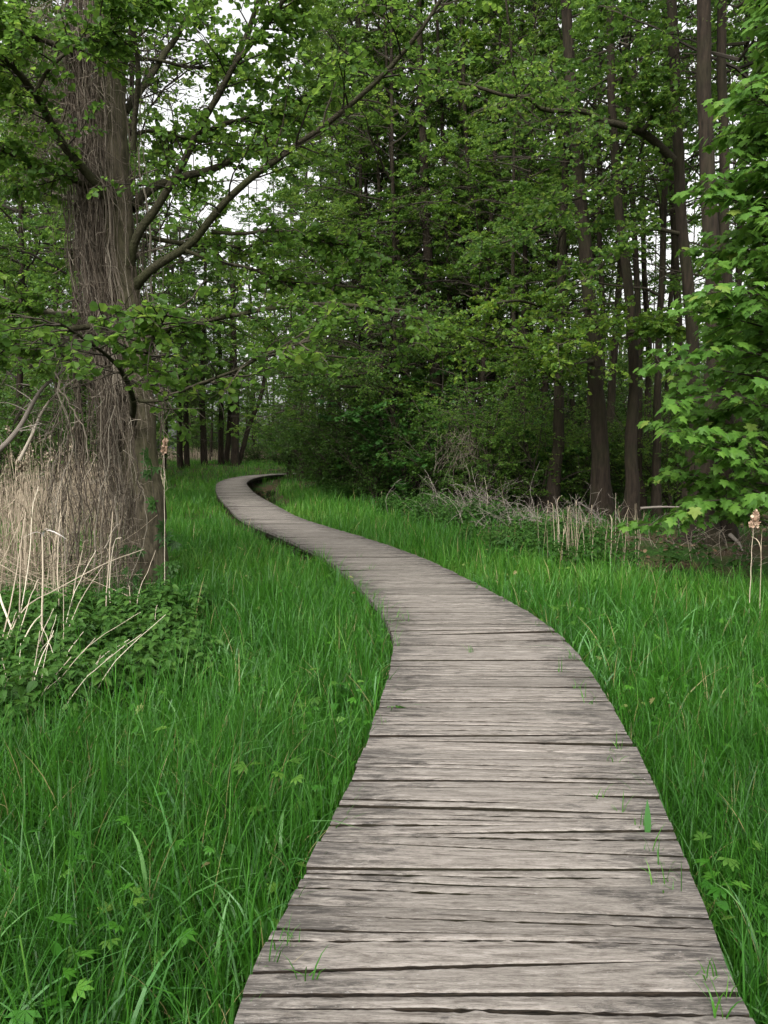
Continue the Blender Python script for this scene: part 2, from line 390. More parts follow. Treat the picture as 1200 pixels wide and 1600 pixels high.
# ------------------------------------------------------------------ boardwalk
def build_boardwalk():
    g = np.random.default_rng(21)
    root = empty('boardwalk', (0.3, 2, 0), 'winding boardwalk of weathered grey planks laid across the meadow', 'boardwalk')
    M = Mesh(); nu = 72; uu = np.linspace(-1, 1, nu)
    def wav(a):    # a low wandering line across the boards
        ph = g.random(4) * 6.28; f = g.uniform(.5, 3.2, 4); am = g.normal(0, 1, 4) * np.array([1, .7, .45, .3])
        return a * sum(am[q] * np.sin(uu * f[q] + ph[q]) for q in range(4))
    s = .15; lines = []
    while s < S_LEN - .1:
        lines.append(s); s += float(np.clip(g.normal(.126, .028), .080, .20))
    def rag(a): return np.convolve(g.normal(0, a, nu + 2), [.25, .5, .25], 'valid') + g.normal(0, a * .35, nu)
    def gap(sv):
        r = g.random()
        base = g.uniform(.008, .014)
        if r < .20: base = g.uniform(.020, .034)
        elif r < .6: base = g.uniform(.011, .018)
        tap = .78 + .22 * np.sin(uu * g.uniform(1, 2.4) + g.random() * 6.28)
        tap2 = np.clip((uu * g.choice([-1, 1]) + g.uniform(-.1, 1.1)) * 1.2, .15, 1.15) if g.random() < .6 else 1
        return np.maximum(base * tap * tap2, .0014)
    L = []
    for s in lines:
        w_ = wav(.0045) if g.random() < .7 else wav(.008)
        skew = g.normal(0, .020) * uu
        gp = gap(s); ra = np.minimum(gp * .2, .0022); L.append((s + w_ + skew - gp / 2 - np.abs(rag(1.) * ra), s + w_ + skew + gp / 2 + np.abs(rag(1.) * ra), gp))
    def strip(front, back, gf, gb, z0, z1, tilt, tint, v0, uL, uR):
        ui = .5 * (uL + uR) + .5 * (uR - uL) * uu
        insf = np.minimum(.007, gf * .8); insb = np.minimum(.007, gb * .8)
        rows = [(front, -.05), (front, -insf * .55), (front + insf, 0), (.5 * (front + back), .0015), (back - insb, 0), (back, -insb * .55), (back, -.05)]
        V = []; UVs = []
        for ss, dz in rows:
            x, y = path_pt(ss, ui); V.append(np.stack([x, y, DECK + dz + z0 + (z1 - z0) * (uu * .5 + .5) + tilt * (ss - front) ], 1))
            UVs.append(np.stack([ui, v0 + ss], 1))
        V = np.stack(V, 0); K = len(rows); a = np.arange(K - 1)[:, None]; b = np.arange(nu - 1)[None]
        F = np.stack([a * nu + b, a * nu + b + 1, (a + 1) * nu + b + 1, (a + 1) * nu + b], -1).reshape(-1, 4)
        caps = [np.array([[0, nu, 5 * nu, 6 * nu], [nu, 2 * nu, 4 * nu, 5 * nu]]), np.array([[0, nu, 5 * nu, 6 * nu], [nu, 2 * nu, 4 * nu, 5 * nu]])[:, ::-1] + nu - 1]
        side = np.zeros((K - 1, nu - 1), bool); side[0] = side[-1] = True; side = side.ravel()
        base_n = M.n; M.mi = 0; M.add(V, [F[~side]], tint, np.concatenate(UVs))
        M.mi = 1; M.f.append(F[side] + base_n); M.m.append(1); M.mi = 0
        for c_ in caps: M.f.append(c_ + base_n); M.m.append(0)
    for k in range(len(L) - 1):
        f, b = L[k][1], L[k + 1][0]; gf, gb = L[k][2], L[k + 1][2]
        z0, z1 = g.normal(0, .0032, 2); tilt = g.normal(0, .02); tint = np.clip(g.normal(.5, .22), 0, 1); v0 = g.random() * 40
        uL = -HW + g.normal(0, .003); uR = HW + g.normal(0, .003)
        if g.random() < .88 and L[k][0].mean() < 30:   # a split that runs in from one end
            mid = f + (b - f) * (.5 + g.normal(0, .12)) + wav(.003) + rag(.0008)
            sd = g.choice([-1, 1]); reach = g.uniform(.1, 1.7)
            cr = np.clip((uu * sd + reach - 1 + .9) / .8, 0, 1) * g.uniform(.006, .017) * np.clip(1 + rag(.5), .3, 1.6)
            if g.random() < .3: cr = np.exp(-((uu - g.uniform(-.6, .6)) / g.uniform(.15, .4)) ** 2) * g.uniform(.003, .009)
            strip(f, mid - cr / 2, gf, cr + 1e-4, z0, z1, tilt, tint, v0, uL, uR)
            strip(mid + cr / 2, b, cr + 1e-4, gb, z0 + g.normal(0, .001), z1, tilt, np.clip(tint + g.normal(0, .05), 0, 1), v0, uL, uR)
        else:
            strip(f, b, gf, gb, z0, z1, tilt, tint, v0, uL, uR)
    M.build('deck', [M_WOOD, M_GAPSIDE], root, off=root.location, use_uv=True)
    for u in (-.5, .5):
        b = Mesh(); ss = np.linspace(.1, S_LEN - .1, 260); x, y = path_pt(ss, np.full(260, u))
        x2, y2 = path_pt(ss, np.full(260, u + .09))
        V = np.concatenate([np.stack([xx, yy, np.full(260, zz)], 1) for xx, yy, zz in ((x, y, DECK - .20), (x, y, DECK - .054), (x2, y2, DECK - .054), (x2, y2, DECK - .20))])
        a = np.arange(259); b.add(V, [np.concatenate([np.stack([k * 260 + a, k * 260 + a + 1, ((k + 1) % 4) * 260 + a + 1, ((k + 1) % 4) * 260 + a], 1) for k in range(4)])])
        b.build('beam', M_BEAM, root, off=root.location)
    for s in np.arange(1.2, S_LEN - 1, 2.4):
        for u in (-.455, .545):
            x, y = path_pt(np.array([s]), np.array([u])); p = Mesh()
            z = np.linspace(DECK - .205, -.4, 3); tubes(p, np.stack([np.full(3, x[0]), np.full(3, y[0]), z], 1), np.full(3, .055), 8)
            p.build('post', M_BEAM, root, smooth=True, off=root.location)
build_boardwalk()

# ------------------------------------------------------------------ woodland trees
def trunk_mesh(P, r0, r1, flare=.6, g=rng, k=14):
    """tapering, slightly fluted trunk along P with spreading root foot"""
    n = len(P); M = Mesh()
    L = np.concatenate([[0], np.cumsum(np.linalg.norm(np.diff(P, axis=0), axis=1))]); t = L / L[-1]
    r = (r1 + (r0 * .66 - r1) * (1 - t) ** .9) + .34 * r0 * np.exp(-L / 1.8) if flare > .25 else r1 + (r0 - r1) * (1 - t) ** .8
    r = r * (1 + flare * np.exp(-L / .35))
    T = unit(np.gradient(P, axis=0)); A = unit(np.cross(T, np.array([[1., .13, 0]]))); B = np.cross(T, A)
    th = np.arange(k) * 2 * math.pi / k; ph = g.random(3) * 6.28
    fl = 1 + (.05 + .30 * flare * np.exp(-L / .3))[:, None] * (np.sin(3 * th + ph[0]) * .5 + np.sin(5 * th + ph[1]) * .5)[None] + g.normal(0, .018, (n, k))
    V = P[:, None] + (r[:, None] * fl)[..., None] * (A[:, None] * np.cos(th)[None, :, None] + B[:, None] * np.sin(th)[None, :, None])
    i = np.arange(n - 1)[:, None]; j = np.arange(k)[None]
    M.add(V, [np.stack([i * k + j, i * k + (j + 1) % k, (i + 1) * k + (j + 1) % k, (i + 1) * k + j], -1).reshape(-1, 4)], .5)
    return M

def crown_template(seed, H, z0, n1, blen, leaf, n_leaf=7, n2=9, n3=6, mat=None, kind='far', up=.25, topdense=1.0):
    """limbs and leaf sprays about a straight vertical axis of height H"""
    g = np.random.default_rng(seed)
    t = ((np.arange(n1) + g.random(n1)) / n1) ** topdense
    z = z0 + (H - z0) * t
    az = np.arange(n1) * 2.4 + g.normal(0, .4, n1)
    L = blen * (1 - .62 * t) * g.uniform(.6, 1.25, n1)
    D = np.stack([np.cos(az), np.sin(az), up + .6 * t + g.normal(0, .15, n1)], 1)
    P0 = np.stack([np.zeros(n1), np.zeros(n1), z], 1)
    A = shoots(g, P0, D, L, 7, .14, .03)
    B, tb = kids(g, A, n2, .25, 1, .42, .95, .5, 5, .18, .03, .35)
    C, tc = kids(g, B, n3, .15, 1, .5, .9, .4, 4, .2, .04, .18)
    limbs = Mesh()
    r0 = .009 + .008 * L
    tubes(limbs, A, r0[:, None] * np.linspace(1, .25, 7)[None], 5)
    rb = np.repeat(r0, n2) * .42
    tubes(limbs, B, rb[:, None] * np.linspace(1, .3, 5)[None], 3)
    tubes(limbs, C[::3], np.full((len(C[::3]), 4), .004), 3)
    crown = Mesh()
    tb_ = np.repeat(g.normal(.5, .2, len(B)), n3)
    leaf_on(g, crown, C, n_leaf, leaf, kind, tint_by=tb_)
    leaf_on(g, crown, B, n_leaf, leaf, kind, t0=.3, tint_by=g.normal(.5, .2, len(B)))
    return limbs.data('limbs', M_TWIG), crown.data('crown', mat or M_WOODLEAF)

TPL = [crown_template(101, 21, 2.6, 48, 3.7, .104), crown_template(102, 20, 3.6, 44, 3.5, .106), crown_template(103, 22, 2.0, 50, 3.9, .102),
       crown_template(104, 19, 4.6, 42, 3.4, .106), crown_template(105, 20, 2.4, 48, 3.5, .10, mat=M_YOUNG)]
TPL.append(crown_template(106, 21, 8.0, 30, 3.4, .10, n2=7, n3=5)); TPL.append(crown_template(107, 21, 5.0, 26, 3.2, .10, n2=6, n3=5))
TPL.append(crown_template(108, 21, 3.6, 54, 4.6, .095, n2=10, n3=6))
TPL_H = [21, 20, 22, 19, 20, 21, 21, 21]

WOODGROUP = 'trees of the alder wood'
def wood_tree(pts, Y, w0, w1, tpl, label, flare=.5, rot=None, group=WOODGROUP, cs=1.0, name='alder_tree', ymap=None):
    """pts: pixel trace of the trunk bottom to top at distance Y; w in pixels at that distance"""
    P = px([p[0] for p in pts], [p[1] for p in pts], Y)
    base = P[0].copy(); base[2] = gz(base[0], base[1])
    # run the trace down to the ground and up to the crown top
    if P[0, 2] > base[2] + .05:
        d = (P[1] - P[0]) / max(P[1, 2] - P[0, 2], .1); b0 = P[0] - d * (P[0, 2] - base[2]); base = np.array([b0[0], b0[1], gz(b0[0], b0[1])]); P = np.concatenate([[base], P])
    else: P[0] = base
    H = TPL_H[tpl] * cs + base[2]
    if P[-1, 2] < H:
        d = (P[-1] - P[-2]) / (P[-1, 2] - P[-2, 2]); d[:2] = np.clip(d[:2], -.12, .12); P = np.concatenate([P, [P[-1] + d * (H - P[-1, 2])]])
    P[0, 2] -= .12
    cur = spline(P, 22); g = np.random.default_rng(int(abs(pts[0][0] * 7 + Y * 13)))
    q = np.linspace(0, 1, 22)[3:-1]; cur[3:-1, :2] += g.normal(0, .012, (18, 2)) + (np.sin(q[:, None] * g.uniform(5, 11, (1, 2)) + g.uniform(0, 6, (1, 2))) * g.uniform(.02, .10, (1, 2)))
    root = empty(name, base, label, 'tree', group)
    r0 = .5 * w0 * Y / FOC; r1 = max(.5 * w1 * Y / FOC * .35, .02)
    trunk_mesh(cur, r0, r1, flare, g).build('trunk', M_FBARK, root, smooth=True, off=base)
    top = cur[-1] - base
    lean = (math.atan2(top[0], top[2]), -math.atan2(top[1], top[2]))
    for nm, me in zip(('limbs', 'crown'), TPL[tpl]):
        o = link(nm, me, root); o.rotation_euler = (lean[1], lean[0], (g.random() * 6.28 if rot is None else rot)); o.scale = (cs, cs, cs)
    return root

wood_tree([(942, 815), (935, 700), (925, 560), (912, 400), (900, 200), (888, 0)], 20, 36, 24, 5, 'stout alder trunk leaning left above bare twigs, left of a thinner twin trunk', .55)
wood_tree([(985, 822), (990, 700), (985, 560), (972, 400), (962, 200), (955, 0)], 19, 26, 15, 5, 'dark curved alder trunk just right of the stout leaning trunk', .5)
wood_tree([(1096, 862), (1100, 780), (1110, 600), (1115, 450), (1108, 200), (1100, 0)], 14.2, 42, 22, 5, 'alder with spreading root foot, its trunk rising behind the maple', .95)
wood_tree([(1136, 855), (1130, 700), (1130, 500), (1132, 300), (1132, 0)], 14.7, 28, 17, 5, 'thinner alder stem right beside the spreading root foot behind the maple', .6)
wood_tree([(862, 800), (872, 650), (880, 480), (885, 200), (880, 0)], 22, 24, 17, 6, 'alder trunk left of the stout leaning one, standing behind the reed clump', .5)
wood_tree([(1082, 800), (1085, 600), (1075, 450), (1062, 300), (1048, 0)], 17, 30, 23, 5, 'alder whose long crooked limb reaches left, left of the maple top', .5)
wood_tree([(1042, 720), (1045, 500), (1050, 350), (1040, 0)], 27, 13, 9, 6, 'slim alder just left of the alder with the long crooked limb', .4)
wood_tree([(1012, 720), (1015, 560), (1005, 400), (1000, 100)], 30, 16, 10, 6, 'slim straight alder seen between the curved trunk and the maple', .4)
wood_tree([(935, 720), (938, 500), (935, 300), (945, 0)], 24, 14, 11, 5, 'slim dark alder standing close behind the stout leaning trunk', .4)
wood_tree([(680, 740), (678, 560), (672, 480), (665, 300), (655, 0)], 30, 32, 17, 6, 'broad reddish alder trunk rising behind the dark maple bush', .4)
wood_tree([(715, 740), (712, 520), (716, 400), (722, 200), (720, 0)], 31, 24, 14, 6, 'alder trunk next to the broad reddish trunk, on its right', .4)
wood_tree([(742, 740), (738, 500), (740, 300), (742, 0)], 31, 14, 10, 5, 'narrow dark alder, second to the right of the broad reddish trunk', .4)
wood_tree([(766, 720), (762, 480), (765, 200), (775, 0)], 32, 15, 10, 6, 'narrow alder, third to the right of the broad reddish trunk', .4)
wood_tree([(822, 720), (823, 420), (830, 200), (832, 0)], 28, 14, 10, 6, 'slim alder midway between the reddish trunk and the reed clump', .4)
wood_tree([(612, 730), (616, 480), (622, 300), (618, 0)], 34, 13, 10, 3, 'slim alder left of the broad reddish trunk, behind the dark bushes', .4)
wood_tree([(645, 730), (648, 480), (655, 200), (650, 0)], 35, 12, 9, 1, 'thin alder directly left of the broad reddish trunk', .4)
wood_tree([(562, 740), (566, 480), (572, 200), (575, 0)], 33, 12, 9, 2, 'thin alder above the dark bushes where the boardwalk vanishes', .4)
wood_tree([(800, 730), (805, 300), (800, 0)], 33, 12, 9, 1, 'thin far alder left of the midway slim alder', .4)
wood_tree([(1175, 820), (1180, 500), (1188, 200), (1190, 0)], 19, 18, 12, 6, 'alder at the right picture edge, hidden low down by the maple', .4)
# the group at the far bend
wood_tree([(367, 728), (368, 640), (366, 560)], 60, 13, 11, 3, 'straightest and stoutest trunk of the clump at the far bend of the boardwalk', .25, cs=.9)
wood_tree([(374, 724), (392, 660), (410, 600)], 61, 8, 7, 3, 'trunk leaning right at the far bend, behind the straightest trunk', .2, cs=.8)
wood_tree([(345, 726), (346, 640), (344, 560)], 61, 9, 8, 1, 'slim trunk left of the stoutest one at the far bend', .2, cs=.9)
wood_tree([(353, 726), (359, 650), (362, 570)], 62, 9, 8, 3, 'slightly leaning trunk touching the stoutest one at the far bend', .2, cs=.9)
wood_tree([(318, 726), (317, 640), (318, 560)], 59, 11, 9, 3, 'lone upright trunk left of the clump at the far bend', .25, cs=.9)
wood_tree([(293, 728), (291, 640), (288, 560)], 58, 9, 8, 1, 'right one of the paired trunks beside the vine hung alder', .2, cs=.9)
wood_tree([(282, 728), (280, 640), (276, 560)], 58, 10, 9, 3, 'left one of the paired trunks beside the vine hung alder', .2, cs=.9)
wood_tree([(86, 640), (88, 560), (85, 380), (84, 200)], 30, 9, 7, 0, 'slim tree behind the dry reeds, left of the vine hung alder', .3, cs=.85)
wood_tree([(40, 640), (44, 560), (38, 380), (30, 200)], 34, 10, 8, 2, 'slim tree behind the dry reeds near the left picture edge', .3, cs=.85)
wood_tree([(236, 700), (240, 400), (243, 200)], 44, 9, 8, 1, 'thin tree seen close right of the vine hung trunk', .3)
wood_tree([(470, 720), (476, 480), (480, 200)], 48, 11, 8, 0, 'tree behind the boardwalk end, above the dark bushes', .3)
for X_, Y_, t_, c_, l_ in [(500, 41, 0, 1.1, 'leafy tree above the boardwalk end, right of the far bend'), (528, 36, 2, 1.0, 'leafy tree behind the small leaved bush right of the boardwalk end'), (592, 31, 4, 1.0, 'fresh green tree above the dense dark bush'),
        (452, 52, 2, 1.1, 'leafy tree closing the gap where the boardwalk vanishes'), (330, 68, 2, 1.1, 'tall leafy tree behind the clump at the far bend'), (425, 74, 0, 1.2, 'tall leafy tree beyond the bright far meadow'),
        (258, 56, 2, 1.0, 'leafy tree behind the paired trunks beside the vine hung alder'), (130, 36, 0, 1.0, 'leafy tree behind the vine curtain'), (180, 48, 2, 1.1, 'leafy tree hidden behind the vine hung trunk'), (385, 84, 2, 1.2, 'farthest tall tree above the far bend'), (300, 80, 0, 1.2, 'tall tree far behind the paired trunks'),
        (165, 18, 6, 1.0, 'tree hidden behind the vine hung trunk, its crown spreading above the far reeds'), (205, 23, 7, 1.05, 'second tree hidden behind the vine hung trunk, farther back'), (120, 22, 7, 1.0, 'leafy tree rising from the reeds behind the vine curtain'), (30, 24, 7, 1.0, 'leafy tree among the reeds near the left picture edge'),
        (612, 29.5, 7, 1.1, 'tall leafy tree just behind the dark maple bush'), (560, 31.5, 7, 1.1, 'tall leafy tree behind the dense dark bush at the wood edge'), (515, 38.5, 7, 1.1, 'tall leafy tree over the ditch side bush'), (850, 30, 7, 1.0, 'leafy tree far behind the reed clump'),
        (545, 46, 0, 1.1, 'tall tree deep behind the dark bushes at the boardwalk end')]:
    wood_tree([(X_, 700), (X_ + 4, 480), (X_ + 2, 200)], Y_, .30 * FOC / Y_, .2 * FOC / Y_, t_, l_, .3, cs=c_)
g = np.random.default_rng(5); cnt = 0; occupied = []
while cnt < 56:
    x = g.uniform(-36, 40); y = g.uniform(24, 62)
    if abs(x) > y * .62 + 3: continue
    if x < edge_x(y) + 2.5 and x > -.27 * y - 2: continue
    if x < 0 and y < 32: continue
    if any((x - a) ** 2 + (y - b) ** 2 < 4.5 for a, b in occupied): continue
    occupied.append((x, y)); cnt += 1
    X = 600 + FOC * x / y
    side = 'wood left of the vine hung alder' if X < 250 else ('wood behind the dark bushes' if X < 750 else 'wood on the right behind the front trunks')
    Y0 = 705 + (CAM_Z - .1) * FOC / y; l_ = g.normal(0, 30)
    wood_tree([(X, Y0), (X + l_ * .4, Y0 - 300), (X + l_, Y0 - 700)], y, g.uniform(.13, .30) * FOC / y, .16 * FOC / y, int(g.choice([5, 6, 6, 2])) if X > 800 else int(g.integers(0, 5)) if X > 250 else int(g.integers(0, 4)), 'slim dark tree among others in the ' + side, .35,
              group='slim trees far back in the ' + side, cs=g.uniform(.8, 1.1))

for k_, (X_, Y_, l_) in enumerate([(548, 36, 5), (585, 34.5, -8), (628, 32, 9), (662, 33.5, -6), (698, 34, 10), (728, 31.5, -4), (752, 29.5, -9), (790, 29, 9), (812, 31.5, -6), (846, 29, 12), (898, 30, -10), (915, 27, 7), (952, 26, 14), (1000, 22, -7), (1028, 21, 6), (1062, 24, -5), (1150, 20, 6), (572, 33.5, 12), (708, 30.5, -8), (770, 32, 8), (640, 30, -12), (735, 35, 10), (830, 34, -9)]):
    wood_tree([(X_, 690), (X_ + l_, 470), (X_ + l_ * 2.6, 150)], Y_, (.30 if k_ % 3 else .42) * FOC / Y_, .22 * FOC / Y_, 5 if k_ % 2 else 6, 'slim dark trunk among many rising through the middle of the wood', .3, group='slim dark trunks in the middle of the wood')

# far-off wood closing the view: one mass
def distant_wood():
    g = np.random.default_rng(77); M = Mesh(); N = 120000
    nc = 1500; cx = g.uniform(-85, 85, nc); cy = g.uniform(78, 105, nc); cz = g.beta(1.0, 1.5, nc) * 19 + .6; cr = g.uniform(.8, 2.0, nc)
    k = g.integers(0, nc, N); p = np.stack([cx[k], cy[k], cz[k]], 1) + g.normal(0, 1, (N, 3)) * cr[k][:, None] * np.array([.8, .8, .5])
    p = p[p[:, 2] > .5]
    leaves(M, p, g.normal(0, 1, p.shape), UP + g.normal(0, .6, p.shape), g.uniform(.2, .42, len(p)), 'far', np.clip(g.normal(.5, .2, len(p)), 0, 1))
    T = Mesh(); n = 130; x = g.uniform(-80, 80, n); y = g.uniform(76, 104, n)
    P = np.stack([np.stack([x + g.normal(0, .5, n) * t, y, .3 + 17 * t * np.ones(n)], 1) for t in np.linspace(0, 1, 4)], 1)
    tubes(T, P, np.full((n, 1), 1) * np.array([.24, .2, .15, .06])[None], 6)
    root = tag(M.build('distant_wood', M_WOODLEAF), kind='stuff')
    tag(root, 'far wood closing the view beyond the meadow', 'wood')
    T.build('trunks', M_FBARK, root)
distant_wood()

# ------------------------------------------------------------------ long crooked limbs of the wood
def limb_thing(parent_name): pass

# ------------------------------------------------------------------ shrubs
def shrub_template(seed, h, r, nst, leaf, kind, mat, n2=10, n3=7, nl=7, tilt=.5):
    g = np.random.default_rng(seed)
    az = np.arange(nst) * 2.4 + g.normal(0, .3, nst)
    out = g.uniform(.15, 1, nst)
    D = np.stack([np.cos(az) * out * r, np.sin(az) * out * r, np.full(nst, h * .8)], 1)
    A = shoots(g, np.stack([np.cos(az) * .15, np.sin(az) * .15, np.zeros(nst)], 1), D, h * (1.1 - .35 * out) * g.uniform(.8, 1.15, nst), 8, .12, .05)
    B, _ = kids(g, A, n2, .08, 1, .42, 1.0, .35, 5, .2, .03, .35, fall=.4)
    C, _ = kids(g, B, n3, .1, 1, .5, .9, .4, 4, .2, .04, .2)
    s = Mesh(); tubes(s, A, np.full((nst, 1), 1) * np.linspace(.035, .008, 8)[None], 5)
    tubes(s, B, np.full((len(B), 1), 1) * np.linspace(.012, .004, 5)[None], 3)
    c_ = Mesh(); leaf_on(g, c_, C, nl, leaf, kind, tilt=tilt, tint_by=np.repeat(g.normal(.5, .2, len(B)), n3))
    leaf_on(g, c_, B, nl, leaf, kind, t0=.2, tilt=tilt)
    return s.data('stems', M_TWIG), c_.data('foliage', mat)
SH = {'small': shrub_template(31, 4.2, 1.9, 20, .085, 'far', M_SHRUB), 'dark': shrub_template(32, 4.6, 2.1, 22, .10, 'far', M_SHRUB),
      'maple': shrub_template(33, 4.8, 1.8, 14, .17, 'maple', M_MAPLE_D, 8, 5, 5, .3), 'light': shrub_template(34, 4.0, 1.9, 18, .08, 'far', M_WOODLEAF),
      'low': shrub_template(35, 1.8, 1.4, 16, .08, 'far', M_SHRUB, 7, 5, 5)}
def shrub(kind, X, Y, sc, label, group='bushes along the wood edge', sz=None, name=None):
    p = px(X, 700, Y); z = gz(p[0], p[1])
    r = empty(name or ('maple_bush' if kind == 'maple' else 'bush'), (p[0], p[1], z), label, 'bush', group, rz=(X * .37) % 6.28)
    r.scale = (sc, sc, sc * (sz or 1))
    for nm, me in zip(('stems', 'foliage'), SH[kind]): link(nm, me, r)
shrub('dark', 474, 49, 1.0, 'dark bush overhanging the far end of the boardwalk')
shrub('small', 505, 38.5, 1.0, 'small leaved bush right of the boardwalk end, beside the ditch')
shrub('dark', 540, 32, 1.0, 'dense dark bush in the middle of the wood edge, left of the dark maple bush')
shrub('small', 590, 28.5, .85, 'small leaved bush in front of the dense dark bush')
shrub('maple', 640, 27.5, 1.0, 'dark broad leaved maple bush below the broad reddish trunk')
shrub('dark', 600, 33, 1.1, 'tall dark bush behind the dark maple bush on its left')
shrub('light', 765, 23.5, .95, 'greyish small leaved bush above the tangle of dead brambles')
shrub('small', 705, 26, 1.0, 'small leaved bush between the dark maple bush and the greyish bush')
shrub('light', 835, 22.8, .85, 'small leaved bush behind the clump of dry reeds')
shrub('maple', 848, 24, .62, 'low maple sapling behind the dry reed clump')
shrub('small', 800, 26, 1.0, 'shaded bush behind the greyish small leaved bush')
shrub('light', 905, 24, .7, 'thin bush behind the stout leaning trunk')
shrub('small', 1000, 24, .8, 'shaded bush between the curved trunk and the maple')
shrub('low', 950, 28, 1.0, 'low bush deep in the wood behind the leaning trunks')
shrub('light', 1060, 22, .9, 'thin bush behind the maple')
shrub('dark', 660, 36, 1.2, 'tall dark bush deep behind the dark maple bush')
shrub('dark', 740, 36, 1.1, 'dark bush deep in the wood behind the narrow trunks')
for X_, Y_, k_, l_ in [(820, 40, 'light', 'tall bush deep in the wood, left of the stout leaning trunk'), (900, 44, 'small', 'tall bush deep in the wood behind the stout leaning trunk'), (975, 38, 'light', 'tall bush deep in the wood behind the curved trunk'), (1040, 42, 'small', 'tall bush deep in the wood, left of the maple'),
        (1110, 36, 'light', 'tall bush deep in the wood behind the root foot'), (1180, 40, 'small', 'tall bush deep in the wood at the right picture edge'), (860, 33, 'small', 'bush deep in the wood behind the reed clump'), (1010, 33, 'light', 'bush deep in the wood right of the curved trunk'), (1150, 30, 'small', 'bush deep in the wood behind the maple at the right'),
        (1230, 34, 'light', 'bush deep in the wood beyond the right picture edge'), (940, 50, 'dark', 'farthest tall bush behind the two leaning trunks'), (1075, 52, 'dark', 'farthest tall bush left of the maple')]:
    shrub(k_, X_, Y_, 1.45, l_, 'bushes deep in the wood')
shrub('small', 20, 26, 1.0, 'bush behind the dry reeds at the left picture edge', 'bushes behind the dry reeds')
shrub('dark', 85, 30, 1.0, 'bush behind the dry reeds beside the vine curtain', 'bushes behind the dry reeds')
shrub('small', -40, 19, 1.0, 'nearest bush behind the dry reeds, cut by the picture edge', 'bushes behind the dry reeds')
shrub('small', 205, 42, 1.0, 'far bush seen behind the vine hung trunk', 'bushes behind the dry reeds')
shrub('low', 400, 66, 1.2, 'low bush in the bright far meadow right of the tree clump', 'bushes at the far meadow')
shrub('low', 438, 62, 1.3, 'low bush in the far meadow against the dark bushes', 'bushes at the far meadow')
shrub('dark', 455, 72, 1.3, 'tall far bush closing the meadow behind the boardwalk end', 'bushes at the far meadow')
shrub('dark', 330, 78, 1.2, 'far bush behind the tree clump at the bend', 'bushes at the far meadow')

